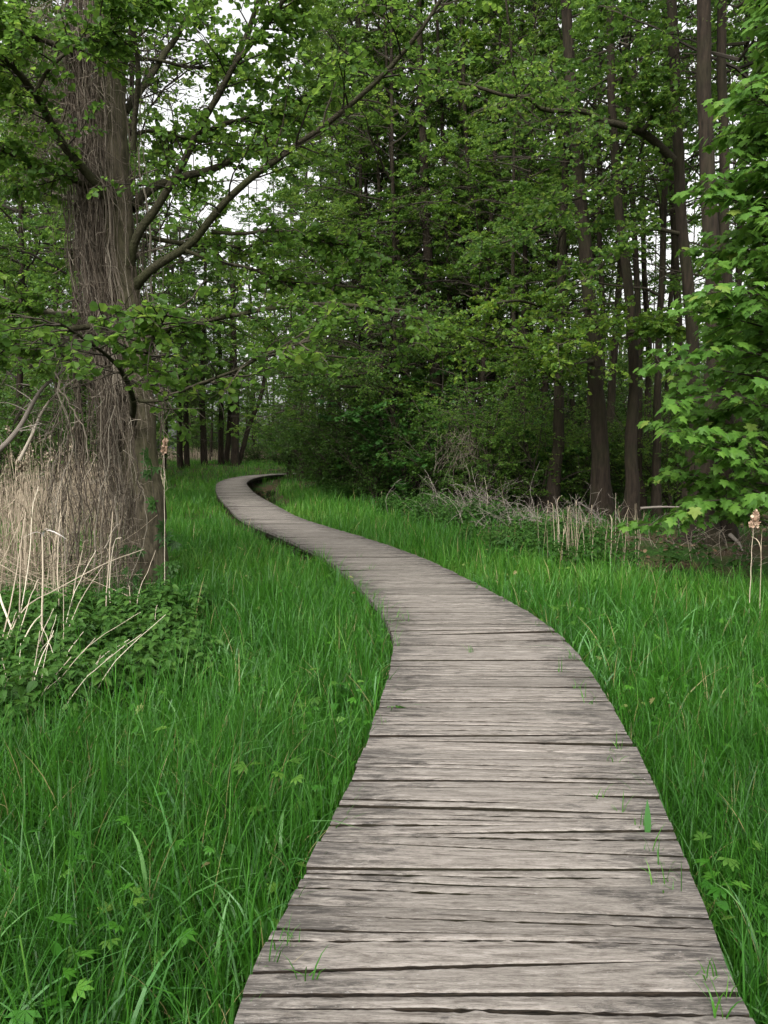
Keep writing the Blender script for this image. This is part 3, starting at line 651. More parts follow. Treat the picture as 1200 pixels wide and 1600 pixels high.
# ------------------------------------------------------------------ vine hung alder (main tree)
TY = 9.6
def main_tree():
    g = np.random.default_rng(3)
    tr = [(236, 932), (232, 850), (222, 760), (213, 650), (200, 560), (188, 450), (180, 350), (176, 200), (168, 60), (160, -80)]
    P = px([a for a, b in tr], [b for a, b in tr], TY)
    base = P[0].copy(); base[2] = gz(base[0], base[1]); P[0] = base - np.array([0, 0, .15])
    P = np.concatenate([P, [P[-1] + np.array([-.1, .05, 2.5]), P[-1] + np.array([-.2, .1, 7.])]])
    cur = spline(P, 60); cur[:, :2] += np.stack([np.convolve(g.normal(0, .03, 60), np.ones(3) / 3, 'same') for _ in range(2)], 1)
    root = empty('alder_tree', base, 'big alder beside the left meadow, its trunk wrapped in dead brown vines', 'tree')
    trunk_mesh(cur, .255, .05, .22, g, 22).build('trunk', M_BARK, root, smooth=True, off=base)
    # limbs traced: (points, depth start, depth end, width start, width end, pale?)
    Ls = [([(212, 445), (245, 415), (300, 380), (345, 325), (390, 282), (450, 240), (520, 190), (600, 120), (665, 45), (710, -30)], 9.4, 7.6, 14, 5, 0),
          ([(203, 412), (214, 370), (250, 318), (280, 265), (308, 205), (340, 150), (370, 88), (400, 5), (420, -60)], 9.4, 8.2, 14, 6, 0),
          ([(345, 140), (375, 90), (410, 45), (440, 0), (470, -50)], 8.5, 8.0, 8, 5, 0),
          ([(205, 325), (240, 292), (290, 276), (340, 262), (385, 238), (430, 205), (490, 180)], 9.7, 11.0, 14, 6, 0),
          ([(312, 208), (350, 192), (395, 180), (432, 170), (480, 150), (530, 120)], 9.0, 8.8, 6, 3, 0),
          ([(195, 175), (225, 135), (255, 85), (285, 40), (310, -20)], 9.8, 10.6, 11, 7, 0),
          ([(176, 320), (150, 285), (118, 250), (92, 215), (68, 168), (50, 140), (25, 108), (0, 85), (-60, 40)], 9.4, 7.8, 15, 9, 0),
          ([(55, 145), (75, 110), (110, 72), (140, 50), (175, 22), (190, -10)], 8.2, 8.0, 6, 4, 0),
          ([(172, 300), (140, 290), (105, 278), (55, 260), (0, 235), (-60, 215)], 9.5, 8.6, 10, 8, 0),
          ([(160, 310), (115, 308), (85, 305), (40, 280), (0, 262), (-50, 250)], 9.8, 10.5, 9, 7, 1),
          ([(150, 180), (120, 165), (80, 150), (40, 148), (0, 148), (-50, 140)], 9.8, 10.2, 8, 5, 0),
          ([(160, 110), (120, 95), (80, 68), (40, 55), (0, 45), (-40, 30)], 9.6, 9.0, 9, 6, 0),
          ([(170, 490), (120, 488), (82, 487), (45, 482), (0, 466), (-50, 450)], 9.6, 8.8, 10, 8, 1),
          ([(172, 508), (130, 512), (105, 516), (75, 530), (40, 538), (0, 540), (-50, 535)], 9.3, 8.2, 9, 8, 0),
          ([(218, 366), (255, 376), (300, 384), (345, 386), (395, 386), (450, 372), (520, 372)], 9.8, 10.8, 8, 4, 0),
          ([(330, 362), (370, 366), (420, 362), (470, 366), (520, 380), (560, 385)], 9.0, 9.3, 6, 3, 0),
          ([(222, 540), (250, 516), (290, 506), (335, 500), (395, 490), (440, 482), (520, 476), (600, 486), (660, 500)], 9.3, 8.6, 10, 4, 0),
          ([(290, 392), (340, 408), (390, 420), (440, 440), (500, 445), (570, 452)], 9.0, 9.4, 6, 3, 0),
          ([(205, 210), (245, 205), (290, 215), (330, 200)], 9.9, 10.6, 6, 3, 0),
          ([(195, 95), (235, 92), (290, 102), (340, 108), (390, 120)], 9.9, 10.5, 6, 3, 0),
          ([(206, 660), (208, 632), (203, 608), (190, 580), (168, 556), (130, 528), (95, 505)], 9.25, 6.4, 12, 3, 0),
          ([(206, 626), (250, 624), (290, 606), (340, 588), (395, 562), (430, 545), (480, 530)], 8.6, 7.0, 6, 3, 0),
          ([(195, 590), (225, 560), (245, 525), (262, 490)], 7.6, 6.6, 4, 2, 0),
          ([(208, 235), (215, 120), (205, 30), (190, -40)], 9.2, 8.6, 8, 7, 0)]
    M1 = Mesh(); cr = Mesh(); tw = Mesh(); polys = []
    for pts, d0, d1, w0, w1, pale in Ls:
        n = len(pts); Y = np.linspace(d0, d1, n)
        P = px([a for a, b in pts], [b for a, b in pts], Y); Cc = spline(P, 26)
        Cc[2:] += np.cumsum(g.normal(0, .006, (24, 3)), 0) * .6
        rad = .5 * np.linspace(w0, w1, 26) / FOC * np.linspace(d0, d1, 26); rad[0] *= 1.3
        b = Mesh(); tubes(b, Cc, rad, 9); b.build('branch', M_PALE if pale else M_LIMB, root, smooth=True, off=base)
        polys.append(Cc)
    A = np.stack(polys)
    # high limbs above the view
    n1 = 5; az = np.arange(n1) * 2.4; z = np.linspace(8.6, 15.2, n1)
    top = np.array([[np.interp(zz, cur[:, 2], cur[:, 0]), np.interp(zz, cur[:, 2], cur[:, 1]), zz] for zz in z])
    Ah = shoots(g, top, np.stack([np.cos(az), np.sin(az), np.full(n1, .5)], 1), np.linspace(4, 1.2, n1), 26, .05, .0)
    tubes(M1, Ah, np.linspace(.05, .012, 26)[None] * np.ones((n1, 1)), 6)
    Aall = np.concatenate([A, Ah])
    short = plen(A) < 1.6
    B, _ = kids(g, Aall, 14, .26, 1, .30, .95, .35, 8, .14, .02, .5, fall=.45)
    B2, _ = kids(g, A, 8, .4, 1, .26, .8, .3, 8, .14, .02, .4, fall=.3)
    B = np.concatenate([B, B2])
    npar = len(Aall); par = np.concatenate([np.repeat(np.arange(npar), 14), np.repeat(np.arange(len(A)), 8)])
    bs = np.where((par >= 20) & (par <= 22),   .088, .072); cs_ = np.repeat(bs, 6)
    # leave the pale gap of sky right of the trunk: few shoots there
    def proj(Q):
        v = Q - np.array([0, 0, CAM_Z]); f = v[..., 1] * math.cos(PITCH) - v[..., 2] * math.sin(PITCH); u = v[..., 1] * math.sin(PITCH) + v[..., 2] * math.cos(PITCH)
        return 600 + FOC * v[..., 0] / f, 800 - FOC * u / f
    C, _ = kids(g, B, 6, .12, 1, .5, .85, .35, 5, .18, .03, .22)
    tubes(tw, B, np.linspace(.011, .004, 8)[None] * np.ones((len(B), 1)), 4)
    tubes(tw, C, np.linspace(.0045, .0025, 5)[None] * np.ones((len(C), 1)), 3)
    tb = np.repeat(g.normal(.45, .18, len(B)), 6)
    gx, gy = proj(C[:, 2]); lim = spline(px([212, 245, 300, 345, 390, 450, 520, 600, 665], [445, 415, 380, 325, 282, 240, 190, 120, 45], 8.6), 80); lx, ly = proj(lim)
    def near_limb(P, r): a, b_ = proj(P); return (np.hypot(a[:, None] - lx[None], b_[:, None] - ly[None]).min(1) < r) & (P[:, 1] < np.interp(a, [212, 665], [9.5, 7.7]))
    low = np.repeat((par >= 20) & (par <= 22), 6); sel = ~(near_limb(C[:, 2], 26) & (g.random(len(C)) < .75)) & ~(low & (g.random(len(C)) < .62)) & ~((gx > 205) & (gx < 330) & (gy > 55) & (gy < 175) & (g.random(len(C)) < .72))
    leaf_on(g, cr, C[sel], 7, cs_[sel], 'round', tint_by=tb[sel], tilt=.9)
    gx, gy = proj(B[:, 4]); sb = ~(near_limb(B[:, 4], 24) & (g.random(len(B)) < .75)) & ~((par >= 20) & (par <= 22) & (g.random(len(B)) < .5)) & ~((gx > 205) & (gx < 330) & (gy > 55) & (gy < 175) & (g.random(len(B)) < .7))
    leaf_on(g, cr, B[sb], 7, bs[sb], 'round', t0=.3, tilt=.9)
    M1.build('high_limbs', M_LIMB, root, smooth=True, off=base)
    tw.build('twigs', M_TWIG, root, off=base)
    cr.build('crown', M_ALDER, root, off=base)
    return cur, base
MT_CUR, MT_BASE = main_tree()

def vines():
    g = np.random.default_rng(12)
    def trunk_at(z): return np.stack([np.interp(z, MT_CUR[:, 2], MT_CUR[:, 0]), np.interp(z, MT_CUR[:, 2], MT_CUR[:, 1])], -1)
    # strands clinging round the trunk, mostly on its left
    M = Mesh(); N = 560; n = 22
    a0 = np.where(g.random(N) < .85, g.normal(-2.45, .5, N), g.uniform(-3.14, 3.14, N))   # angle: -pi/2 faces the viewer, pi is left
    zt = g.uniform(2.3, 8.2, N); zb = np.maximum(zt - g.uniform(1.2, 4.8, N), np.where(g.random(N) < .25, .4, 1.7) + g.random(N) * 1.0); zt = np.maximum(zt, zb + .6)
    zb = np.where(a0 > -1.95, np.maximum(zb, 1.75 + g.random(N) * .8), zb); zt = np.maximum(zt, zb + .5)
    off = np.abs(g.normal(.03, .075, N)) + .01
    off = off + np.clip((zt - 2.6) * .02, 0, .08)
    t = np.linspace(0, 1, n)[None]
    z = zt[:, None] + (zb - zt)[:, None] * t
    a = a0[:, None] + np.cumsum(g.normal(0, .045, (N, n)), 1)
    r = np.interp(z, [0, 4, 8], [.21, .20, .155]) + off[:, None] + .05 * np.sin(t * g.uniform(3, 9, (N, 1)) + g.uniform(0, 6, (N, 1))) * np.clip(off[:, None] * 6, .2, 1) + np.cumsum(g.normal(0, .006, (N, n)), 1)
    r = np.maximum(r, np.interp(z, [0, 3, 8], [.27, .225, .165]))
    tp = trunk_at(z)
    P = np.stack([tp[..., 0] + r * np.cos(a) * 1.18, tp[..., 1] + r * np.sin(a), z], -1)
    tubes(M, P, np.full((N, n), 1) * g.choice([.003, .0045, .007, .012], N, p=[.4, .35, .2, .05])[:, None], 3, np.clip(g.beta(1.1, 1.4, N), 0, 1))
    # stray twiggy ends
    K, _ = kids(g, P[::2], 4, .1, .95, .12, .9, 0., 6, .35, .05, .25)
    tubes(M, K, np.full((len(K), 6), .0028), 3, g.beta(2, 2, len(K)))
    tag(M.build('dead_vine', M_VINE), 'dead brown vines wrapped thickly round the big alder trunk', 'vine')
    # curtain hanging from the low branches left of the trunk down to the nettles
    C = Mesh(); N = 115; n = 20
    u = g.random(N); cl = g.choice([0, 1, 2, 3, 4, 5], N, p=[.2, .1, .26, .16, .14, .14]); X = np.array([95, 124, 158, 182, 204, 140])[cl] + g.normal(0, 1, N) * np.array([7, 5, 7, 6, 5, 40])[cl]; X = np.clip(X, 66, 216)
    Yd = g.normal(8.95, .28, N)
    ytop = np.interp(X, [78, 110, 150, 210, 250], [610, 585, 560, 600, 690]) + g.normal(0, 30, N) + (g.random(N) < .35) * g.uniform(40, 200, N)
    ybot = np.interp(X, [78, 110, 150, 200, 250], [850, 915, 965, 965, 900]) - (g.random(N) < .45) * g.uniform(20, 180, N)
    Pt = px(X, ytop, Yd); Pb = px(X + g.normal(0, 9, N), ybot, Yd + g.normal(0, .1, N))
    Pb[:, 2] = np.maximum(Pb[:, 2], gz(Pb[:, 0], Pb[:, 1]) + .0)
    t = np.linspace(0, 1, n)[None, :, None]
    P = Pt[:, None] + (Pb - Pt)[:, None] * t
    wob = np.cumsum(g.normal(0, .017, (N, n, 3)), 1) + .06 * np.sin(t * g.uniform(4, 12, (N, 1, 1)) + g.uniform(0, 6.3, (N, 1, 3)))
    P = P + wob * np.array([1, 1, .5])
    tubes(C, P, np.full((N, n), 1) * g.choice([.003, .0045, .007, .014], N, p=[.42, .34, .18, .06])[:, None], 3, np.clip(g.beta(1.0, 1.1, N), 0, 1))
    K, _ = kids(g, P, 4, .05, 1, .12, .9, 0., 6, .4, .05, .2)
    tubes(C, K, np.full((len(K), 6), .0026), 3, g.beta(2, 2, len(K)))
    tag(C.build('vine_curtain', M_VINE), 'curtain of dead vines hanging from low branches to the nettles', 'vine')
    # twiggy veil by the upper trunk
    T = Mesh(); N = 300; X = g.uniform(50, 150, N); y0 = g.uniform(-20, 250, N); D = g.uniform(9.2, 10.2, N)
    P0 = px(X, y0, D); P = shoots(g, P0, np.stack([g.normal(0, .5, N), g.normal(0, .3, N), g.normal(-.6, .5, N)], 1), g.uniform(.4, 1.3, N), 10, .28, .12)
    tubes(T, P, np.full((N, 10), .003), 3, g.beta(2, 2.4, N))
    K, _ = kids(g, P, 4, .1, 1, .35, .9, 0, 6, .3, .05, .2); tubes(T, K, np.full((len(K), 6), .0024), 3, g.beta(2, 2.4, len(K)))
    tag(T.build('twig_veil', M_VINE), 'veil of fine dead twigs left of the upper alder trunk', 'vine')
vines()

# hop leaves climbing the foot of the trunk
def hop():
    g = np.random.default_rng(9); M = Mesh()
    spots = [(238, 733), (232, 725), (243, 790), (262, 840), (256, 832), (208, 860), (220, 862), (215, 905), (207, 900), (258, 905), (250, 935), (268, 915), (270, 950), (212, 930), (226, 948), (200, 945), (275, 935), (262, 880)]
    P = np.array([px(a, b, 9.05 + g.uniform(-.1, .15)) for a, b in spots]); n = len(P)
    for q in range(3):
        leaves(M, P + g.normal(0, .05, P.shape) * np.array([1, .3, 1]), np.stack([g.normal(0, .8, n), -np.ones(n) * .7, g.normal(-.5, .4, n)], 1), np.array([0, -.8, .6]) + g.normal(0, .35, (n, 3)), g.uniform(.10, .16, n), 'lobed', g.uniform(0, .6, n))
    st = Mesh(); L = spline(np.array([px(a, b, 9.12) for a, b in [(262, 955), (258, 880), (250, 820), (240, 770), (236, 725)]]), 20)
    root = M.build('climbing_hop', M_NETTLE); tag(root, 'green lobed creeper leaves climbing the foot of the big alder', 'creeper')
    tubes(st, L, np.full(20, .006), 5); st.build('stem', M_TWIG, root)
hop()

# ------------------------------------------------------------------ limbs reaching out of the wood, as parts of their trees
def add_limbs():
    g = np.random.default_rng(44)
    def find(lbl): return [o for o in COL.objects if o.get('label') == lbl][0]
    specs = [('alder whose long crooked limb reaches left, left of the maple top', [(1052, 250), (1030, 228), (1005, 208), (970, 195), (945, 190), (915, 175), (895, 172), (850, 172), (825, 152), (790, 150), (740, 134), (690, 125)], 16.8, 14.5, 13, 4, M_WOODLEAF, 12),
             ('alder whose long crooked limb reaches left, left of the maple top', [(1003, 205), (1015, 190), (1018, 175), (1008, 150), (1000, 120)], 16.2, 15.8, 7, 3, M_WOODLEAF, 8),
             ('alder whose long crooked limb reaches left, left of the maple top', [(1060, 365), (1020, 357), (985, 368), (960, 392), (930, 425), (905, 445)], 17, 15.5, 7, 3, M_WOODLEAF, 8),
             ('alder whose long crooked limb reaches left, left of the maple top', [(1050, 250), (1000, 255), (955, 272), (925, 300), (870, 320), (830, 330)], 17, 16, 6, 3, M_WOODLEAF, 8),
             ('stout alder trunk leaning left above bare twigs, left of a thinner twin trunk', [(925, 565), (895, 570), (860, 560), (825, 545), (780, 540), (740, 528)], 19.8, 16.5, 7, 3, M_YOUNG, 16),
             ('stout alder trunk leaning left above bare twigs, left of a thinner twin trunk', [(920, 480), (890, 490), (850, 480), (810, 470), (770, 475)], 19.8, 16.5, 7, 3, M_YOUNG, 16),
             ('dark curved alder trunk just right of the stout leaning trunk', [(978, 500), (960, 505), (930, 512), (900, 530), (870, 540)], 18.8, 15.5, 6, 3, M_YOUNG, 16),
             ('dark curved alder trunk just right of the stout leaning trunk', [(985, 520), (1010, 515), (1025, 510), (1040, 505)], 18.8, 17, 5, 3, M_YOUNG, 12),
             ('broad reddish alder trunk rising behind the dark maple bush', [(690, 538), (650, 538), (630, 548), (600, 556), (560, 560), (510, 556)], 29.5, 25, 6, 3, M_WOODLEAF, 12),
             ('broad reddish alder trunk rising behind the dark maple bush', [(635, 580), (590, 582), (540, 588), (490, 585), (440, 590)], 29.5, 26, 7, 3, M_WOODLEAF, 14),
             ('broad reddish alder trunk rising behind the dark maple bush', [(675, 618), (640, 608), (600, 606), (560, 604), (500, 602), (460, 595)], 29.5, 26, 6, 3, M_WOODLEAF, 14),
             ('alder trunk next to the broad reddish trunk, on its right', [(716, 500), (700, 492), (680, 480), (640, 465), (590, 470)], 30.5, 25, 6, 3, M_WOODLEAF, 14),
             ('alder trunk left of the stout leaning one, standing behind the reed clump', [(878, 600), (862, 588), (845, 575), (815, 560), (780, 565)], 21.8, 19.5, 6, 3, M_WOODLEAF, 12),
             ('alder trunk left of the stout leaning one, standing behind the reed clump', [(884, 350), (860, 345), (820, 365), (780, 380), (730, 375)], 21.8, 18.5, 6, 3, M_WOODLEAF, 14)]
    for lbl, pts, d0, d1, w0, w1, lm, per in specs:
        t = find(lbl); off = np.array(t.location)
        A = spline(px([a for a, b in pts], [b for a, b in pts], np.linspace(d0, d1, len(pts))), 24)
        b = Mesh(); tubes(b, A, .5 * np.linspace(w0, w1, 24) / FOC * np.linspace(d0, d1, 24), 8); br = b.build('branch', M_LIMB, t, smooth=True, off=off)
        B, _ = kids(g, A[None], per + 8, .15, 1, .36, .95, .4, 6, .16, .03, .6, fall=.4)
        C, _ = kids(g, B, 7, .1, 1, .5, .9, .4, 4, .2, .04, .25)
        tw = Mesh(); tubes(tw, B, np.linspace(.012, .005, 6)[None] * np.ones((len(B), 1)), 3); tubes(tw, C, np.full((len(C), 4), .0035), 3)
        tw.mi = 1; leaf_on(g, tw, C, 8, .10, 'round'); leaf_on(g, tw, B, 6, .10, 'round', t0=.2); tw.build('leafy_twigs', [M_TWIG, lm], br, off=off)
add_limbs()

# ------------------------------------------------------------------ maple at the right
def maple(X, Y, H, label, seed=8):
    g = np.random.default_rng(seed)
    p = px(X, 700, Y); base = np.array([p[0], p[1], gz(p[0], p[1])])
    root = empty('maple_tree', base, label, 'tree')
    n = 24; P = np.stack([np.sin(np.linspace(0, 3, n)) * .12, np.cos(np.linspace(0, 2.5, n)) * .1, np.linspace(-.1, H, n)], 1)
    trunk_mesh(P, .085, .012, .4, g, 12).build('trunk', M_BARK, root, smooth=True)
    n1 = 150; t = (np.arange(n1) + g.random(n1)) / n1; z = .75 + (H - 1.0) * t
    az = np.arange(n1) * 2.4 + g.normal(0, .3, n1)
    L = np.interp(t, [0, .15, .4, .7, 1], [1.6, 1.8, 1.6, 1.15, .35]) * g.uniform(.75, 1.12, n1)
    P0 = np.stack([np.interp(z, P[:, 2], P[:, 0]), np.interp(z, P[:, 2], P[:, 1]), z], 1)
    A = shoots(g, P0, np.stack([np.cos(az), np.sin(az), g.uniform(.25, .6, n1)], 1), L, 9, .07, .05)
    B, _ = kids(g, A, 10, .2, 1, .36, .8, .5, 5, .12, .03, .3, fall=.4)
    lb = Mesh(); tubes(lb, A, np.linspace(.016, .005, 9)[None] * np.ones((n1, 1)), 5); tubes(lb, B, np.linspace(.006, .003, 5)[None] * np.ones((len(B), 1)), 4)
    cr = Mesh()
    for Q, per, t0 in ((A, 10, .3), (B, 8, .2)):
        N = len(Q); idx = np.repeat(np.arange(N), per); k = np.tile(np.arange(per), N)
        tt = t0 + (1 - t0) * (k + .5 * g.random(N * per) + .5) / per
        pp, T = along(Q, idx, tt)
        sd = unit(np.cross(T, UP)) * np.where(k % 2 == 0, 1, -1)[:, None]
        pet = unit(T * .5 + sd * .9 + np.array([0, 0, .25]) + g.normal(0, .25, T.shape))
        pl = g.uniform(.06, .13, N * per)
        tip = pp + pet * pl[:, None]
        tubes(lb, np.stack([pp, tip], 1), np.full((len(pp), 2), .0014), 3, np.full(len(pp), 1.))
        hz = pet * np.array([1, 1, 0]); out = unit(hz) + np.array([0, 0, -1.0]) + g.normal(0, .2, T.shape)
        Nr = .7 * UP + .8 * unit(hz) + g.normal(0, .22, T.shape)
        tn = np.clip(g.normal(.45, .18, N * per) + (tt > .93) * .25, 0, 1)
        leaves(cr, tip, out, Nr, g.uniform(.08, .14, N * per), 'maple', tn)
    lb.build('limbs', M_TWIG, root); cr.build('crown', M_MAPLE, root)
maple(1250, 9.1, 7.6, 'bright green young maple with broad lobed leaves at the right edge')
maple(1330, 12.5, 8.0, 'second young maple half hidden behind the bright one at the right edge', 18)

# ------------------------------------------------------------------ grass
def blades(M, x, y, h, wd, bend, droop, segs, tint, z=None, az=None, g=rng):
    N = len(x); z = gz(x, y) - .01 if z is None else z
    az = g.uniform(0, 6.283, N) if az is None else az
    t = np.linspace(0, 1, segs + 1)[None]
    ld = np.stack([np.cos(az), np.sin(az)], 1)
    hor = h[:, None] * (bend[:, None] * t ** 1.7 + droop[:, None] * .6 * t ** 3)
    ver = h[:, None] * (t - .35 * bend[:, None] * t ** 2 - droop[:, None] * .85 * t ** 3)
    cxy = np.stack([x[:, None] + ld[:, 0:1] * hor, y[:, None] + ld[:, 1:2] * hor, z[:, None] + ver], -1)
    tw = az[:, None] + math.pi / 2 + g.normal(0, .5, (N, 1)) + g.normal(0, .5, (N, 1)) * t
    W = wd[:, None] * .5 * np.minimum(1, 1.25 * (1 - t ** 2.2) + .02) * np.minimum(1, .55 + 1.6 * t)
    sv = np.stack([np.cos(tw), np.sin(tw), np.zeros_like(tw)], -1) * W[..., None]
    V = np.stack([cxy - sv, cxy + sv], 2)          # N, segs+1, 2, 3
    k = (segs + 1) * 2; q = np.arange(segs)[:, None] * 2 + np.array([[0, 1, 3, 2]])
    M.add(V, [(q[None] + (np.arange(N) * k)[:, None, None]).reshape(-1, 4)], np.repeat(tint, k))

NET = px(*np.array([(-90, 1000, 0), (60, 990, 0), (200, 985, 0), (270, 985, 0), (325, 1010, 0), (290, 1075, 0), (250, 1120, 0), (150, 1150, 0), (60, 1190, 0), (-90, 1215, 0)], float).T[:2], 1.0)
_dz = NET[:, 2] - CAM_Z; NET = np.stack([NET[:, 0] * -CAM_Z / _dz, NET[:, 1] * -CAM_Z / _dz], 1)
def inpoly(x, y, poly):
    r = np.zeros(len(x), bool); n = len(poly)
    for a in range(n):
        (x0, y0), (x1, y1) = poly[a], poly[(a + 1) % n]
        c_ = ((y0 > y) != (y1 > y)) & (x < (x1 - x0) * (y - y0) / (y1 - y0 + 1e-12) + x0); r ^= c_
    return r
def lownoise(x, y, f, seed):
    gg = np.random.default_rng(seed); v = 0
    for q in range(5):
        a = gg.uniform(0, 6.28); k = f * gg.uniform(.6, 1.8); v = v + np.sin((x * math.cos(a) + y * math.sin(a)) * k + gg.uniform(0, 6.28))
    return v / 5
def meadow(g, n, y0, y1, tuft):
    """random grass roots between two distances, gathered into tufts, off the boards and out of the wood"""
    m = int(n / tuft); y = np.sqrt(g.uniform(y0 ** 2, y1 ** 2, m)); x = g.uniform(-1, 1, m) * (y * .54 + 1.2)
    x = np.repeat(x, tuft); y = np.repeat(y, tuft)
    s = .035 + .003 * y.mean(); az = g.uniform(0, 6.28, len(x)); rr = np.abs(g.normal(0, s, len(x)))
    x = x + np.cos(az) * rr; y = y + np.sin(az) * rr
    d = path_dist(x, y)
    ok = (np.abs(d) > HW + .015) & (x < edge_x(y) + .3 * lownoise(x, y, 2, 4) + np.maximum(g.normal(0, .35, len(x)), -.5))
    reed = (x < -.285 * y + .15 * np.sin(y)) & (y > 8.4) & (y < 34); ok &= ~(reed & (g.random(len(x)) < .5))
    ok &= ~(inpoly(x, y, NET) & (g.random(len(x)) < .68))
    wet = wetness(x, y); ok &= ~((wet > .3) & (g.random(len(x)) < .93))
    return x[ok], y[ok], az[ok], d[ok]
def grow(M, g, n, y0, y1, tuft, hm, wm_, segs, tintmu=.45):
    x, y, az, d = meadow(g, n, y0, y1, tuft); N = len(x)
    big = lownoise(x, y, 1.6, 11)
    h = hm * g.lognormal(0, .32, N) * (1 + .35 * big + .25 * lownoise(x, y, 4.2, 15))
    h = np.clip(h, .08, .75) * np.clip(.72 + np.abs(np.abs(d) - HW) * .6, .85, 1.0)
    wd = wm_ * g.uniform(.6, 1.35, N)
    bend = np.abs(g.normal(.28, .2, N)); droop = np.where(g.random(N) < .4, g.uniform(.1, .55, N), g.uniform(0, .15, N))
    tint = np.clip(g.normal(tintmu + .22 * big + .20 * lownoise(x, y, .7, 12) + .18 * lownoise(x, y, 5, 14), .17, N), 0, .92)
    dry = g.random(N) < .022; tint[dry] = 1
    blades(M, x, y, h, wd, bend, droop, segs, tint, az=az + g.normal(0, .6, N), g=g)
def build_grass():
    g = np.random.default_rng(55); M = Mesh()
    grow(M, g, 78000, 1.3, 4.5, 9, .35, .0054, 6)
    grow(M, g, 75000, 4.5, 9, 9, .38, .0075, 4)
    grow(M, g, 85000, 9, 18, 8, .38, .0105, 3, .6)
    grow(M, g, 70000, 18, 34, 7, .38, .017, 2, .68)
    grow(M, g, 60000, 34, 80, 6, .40, .035, 2, .70)
    tag(M.build('grass', M_GRASS), 'lush green meadow grass on both sides of the boardwalk', 'grass', kind='stuff')
    B = Mesh()   # broad drooping blades
    x, y, az, d = meadow(g, 9000, 1.3, 10, 5); N = len(x); sel = (lownoise(x, y, 1.1, 31) > -.1)
    x, y, az = x[sel], y[sel], az[sel]; N = len(x)
    blades(B, x, y, np.clip(g.normal(.46, .11, N), .2, .75), g.uniform(.009, .016, N), np.abs(g.normal(.35, .2, N)), g.uniform(.15, .75, N), 7, g.random(N), az=az, g=g)
    tag(B.build('broad_grass', M_GRASS2), 'broader pale green drooping grass blades in the near meadow', 'grass', kind='stuff')
build_grass()

def deck_tufts():
    g = np.random.default_rng(66); M = Mesh(); X = []; Yy = []
    spots = [(880, 1050), (900, 1075), (915, 1090), (925, 1100), (890, 1030), (935, 1250), (975, 1270), (1000, 1290), (1015, 1330), (1040, 1350), (1055, 1375), (1105, 1530), (1135, 1560), (1060, 1390), (960, 1190), (965, 1170),
             (485, 1530), (460, 1470), (440, 1480), (415, 1505), (610, 975), (622, 965), (635, 970), (590, 900), (620, 1010), (600, 1130), (1030, 1380), (1125, 1590), (700, 870), (745, 920), (770, 935), (790, 940), (580, 890), (560, 870), (840, 975), (735, 1020)]
    for a, b in spots:
        q = px(a, b, 1.0); k = -(CAM_Z - DECK) / (q[2] - CAM_Z); n = int(g.integers(3, 9))
        X += list(q[0] * k + g.normal(0, .02, n)); Yy += list(k + g.normal(0, .01, n))
    # fringe leaning over the left edge where the boards turn
    ss = g.uniform(8.2, 13, 420); u = -HW - np.abs(g.normal(0, .03, 420)); fx, fy = path_pt(ss, u)
    n = len(X); x = np.array(X); y = np.array(Yy)
    blades(M, x, y, g.uniform(.05, .17, n), g.uniform(.003, .006, n), np.abs(g.normal(.3, .2, n)), g.uniform(0, .3, n), 4, g.uniform(.3, .9, n), z=np.full(n, DECK - .03), g=g)
    blades(M, fx, fy, g.uniform(.3, .6, 420), g.uniform(.005, .01, 420), np.abs(g.normal(.35, .2, 420)), g.uniform(0, .4, 420), 5, g.uniform(.3, .9, 420), g=g)
    tag(M.build('grass_tufts', M_GRASS), 'sparse grass sprouting between the planks of the boardwalk', 'grass', kind='stuff')
    b = Mesh(); q = px(1012, 1300, 1.0); k = -(CAM_Z - DECK) / (q[2] - CAM_Z)
    blades(b, np.array([q[0] * k]), np.array([k]), np.array([.17]), np.array([.026]), np.array([.08]), np.array([.02]), 8, np.array([.25]), z=np.array([DECK - .03]), az=np.array([1.57]), g=np.random.default_rng(4))
    tag(b.build('reed_shoot', M_GRASS2), 'single broad green blade standing upright between the planks near the right edge', 'reed shoot')
deck_tufts()

# ------------------------------------------------------------------ nettles and undergrowth
def nettle_mass(name, x, y, h, leafsize, label, mat, seed):
    g = np.random.default_rng(seed); M = Mesh(); N = len(x); z = gz(x, y)
    lean = g.normal(0, .1, (N, 2)); nodes = 6
    for q in range(nodes):
        f = .28 + .72 * (q + 1) / nodes; zz = z + h * f; s = leafsize * (1.15 - .75 * max(0, f - .55) / .45 * .8)
        for e in range(4 if q >= nodes - 2 else 2):
            az = q * 1.57 + (e * (1.57 if q >= nodes - 2 else 3.14159)) + g.normal(0, .35, N) + np.arange(N) * 1.3
            D = np.stack([np.cos(az), np.sin(az), g.normal(-.25, .2, N)], 1)
            P = np.stack([x + lean[:, 0] * h * f, y + lean[:, 1] * h * f, zz + g.normal(0, .015, N)], 1) + D * .012
            leaves(M, P, D, UP + g.normal(0, .22, (N, 3)), s * g.uniform(.75, 1.2, N), 'nettle', np.clip(g.normal(.35 + .35 * (q / nodes), .18, N), 0, 1))
    st = np.stack([np.stack([x + lean[:, 0] * h * f, y + lean[:, 1] * h * f, z + h * f], 1) for f in (0, .5, 1)], 1)
    tubes(M, st, np.full((N, 3), .003), 3, np.full(N, .3))
    tag(M.build(name, mat), label, 'undergrowth', kind='stuff')
g = np.random.default_rng(88)
x = g.uniform(-6.5, .2, 14000); y = g.uniform(4.3, 10.2, 14000); k = inpoly(x + .35 * lownoise(x, y, 3.1, 41) + g.normal(0, .12, 14000), y + .45 * lownoise(x, y, 2.7, 42) + g.normal(0, .15, 14000), NET); x, y = x[k][:1150], y[k][:1150]
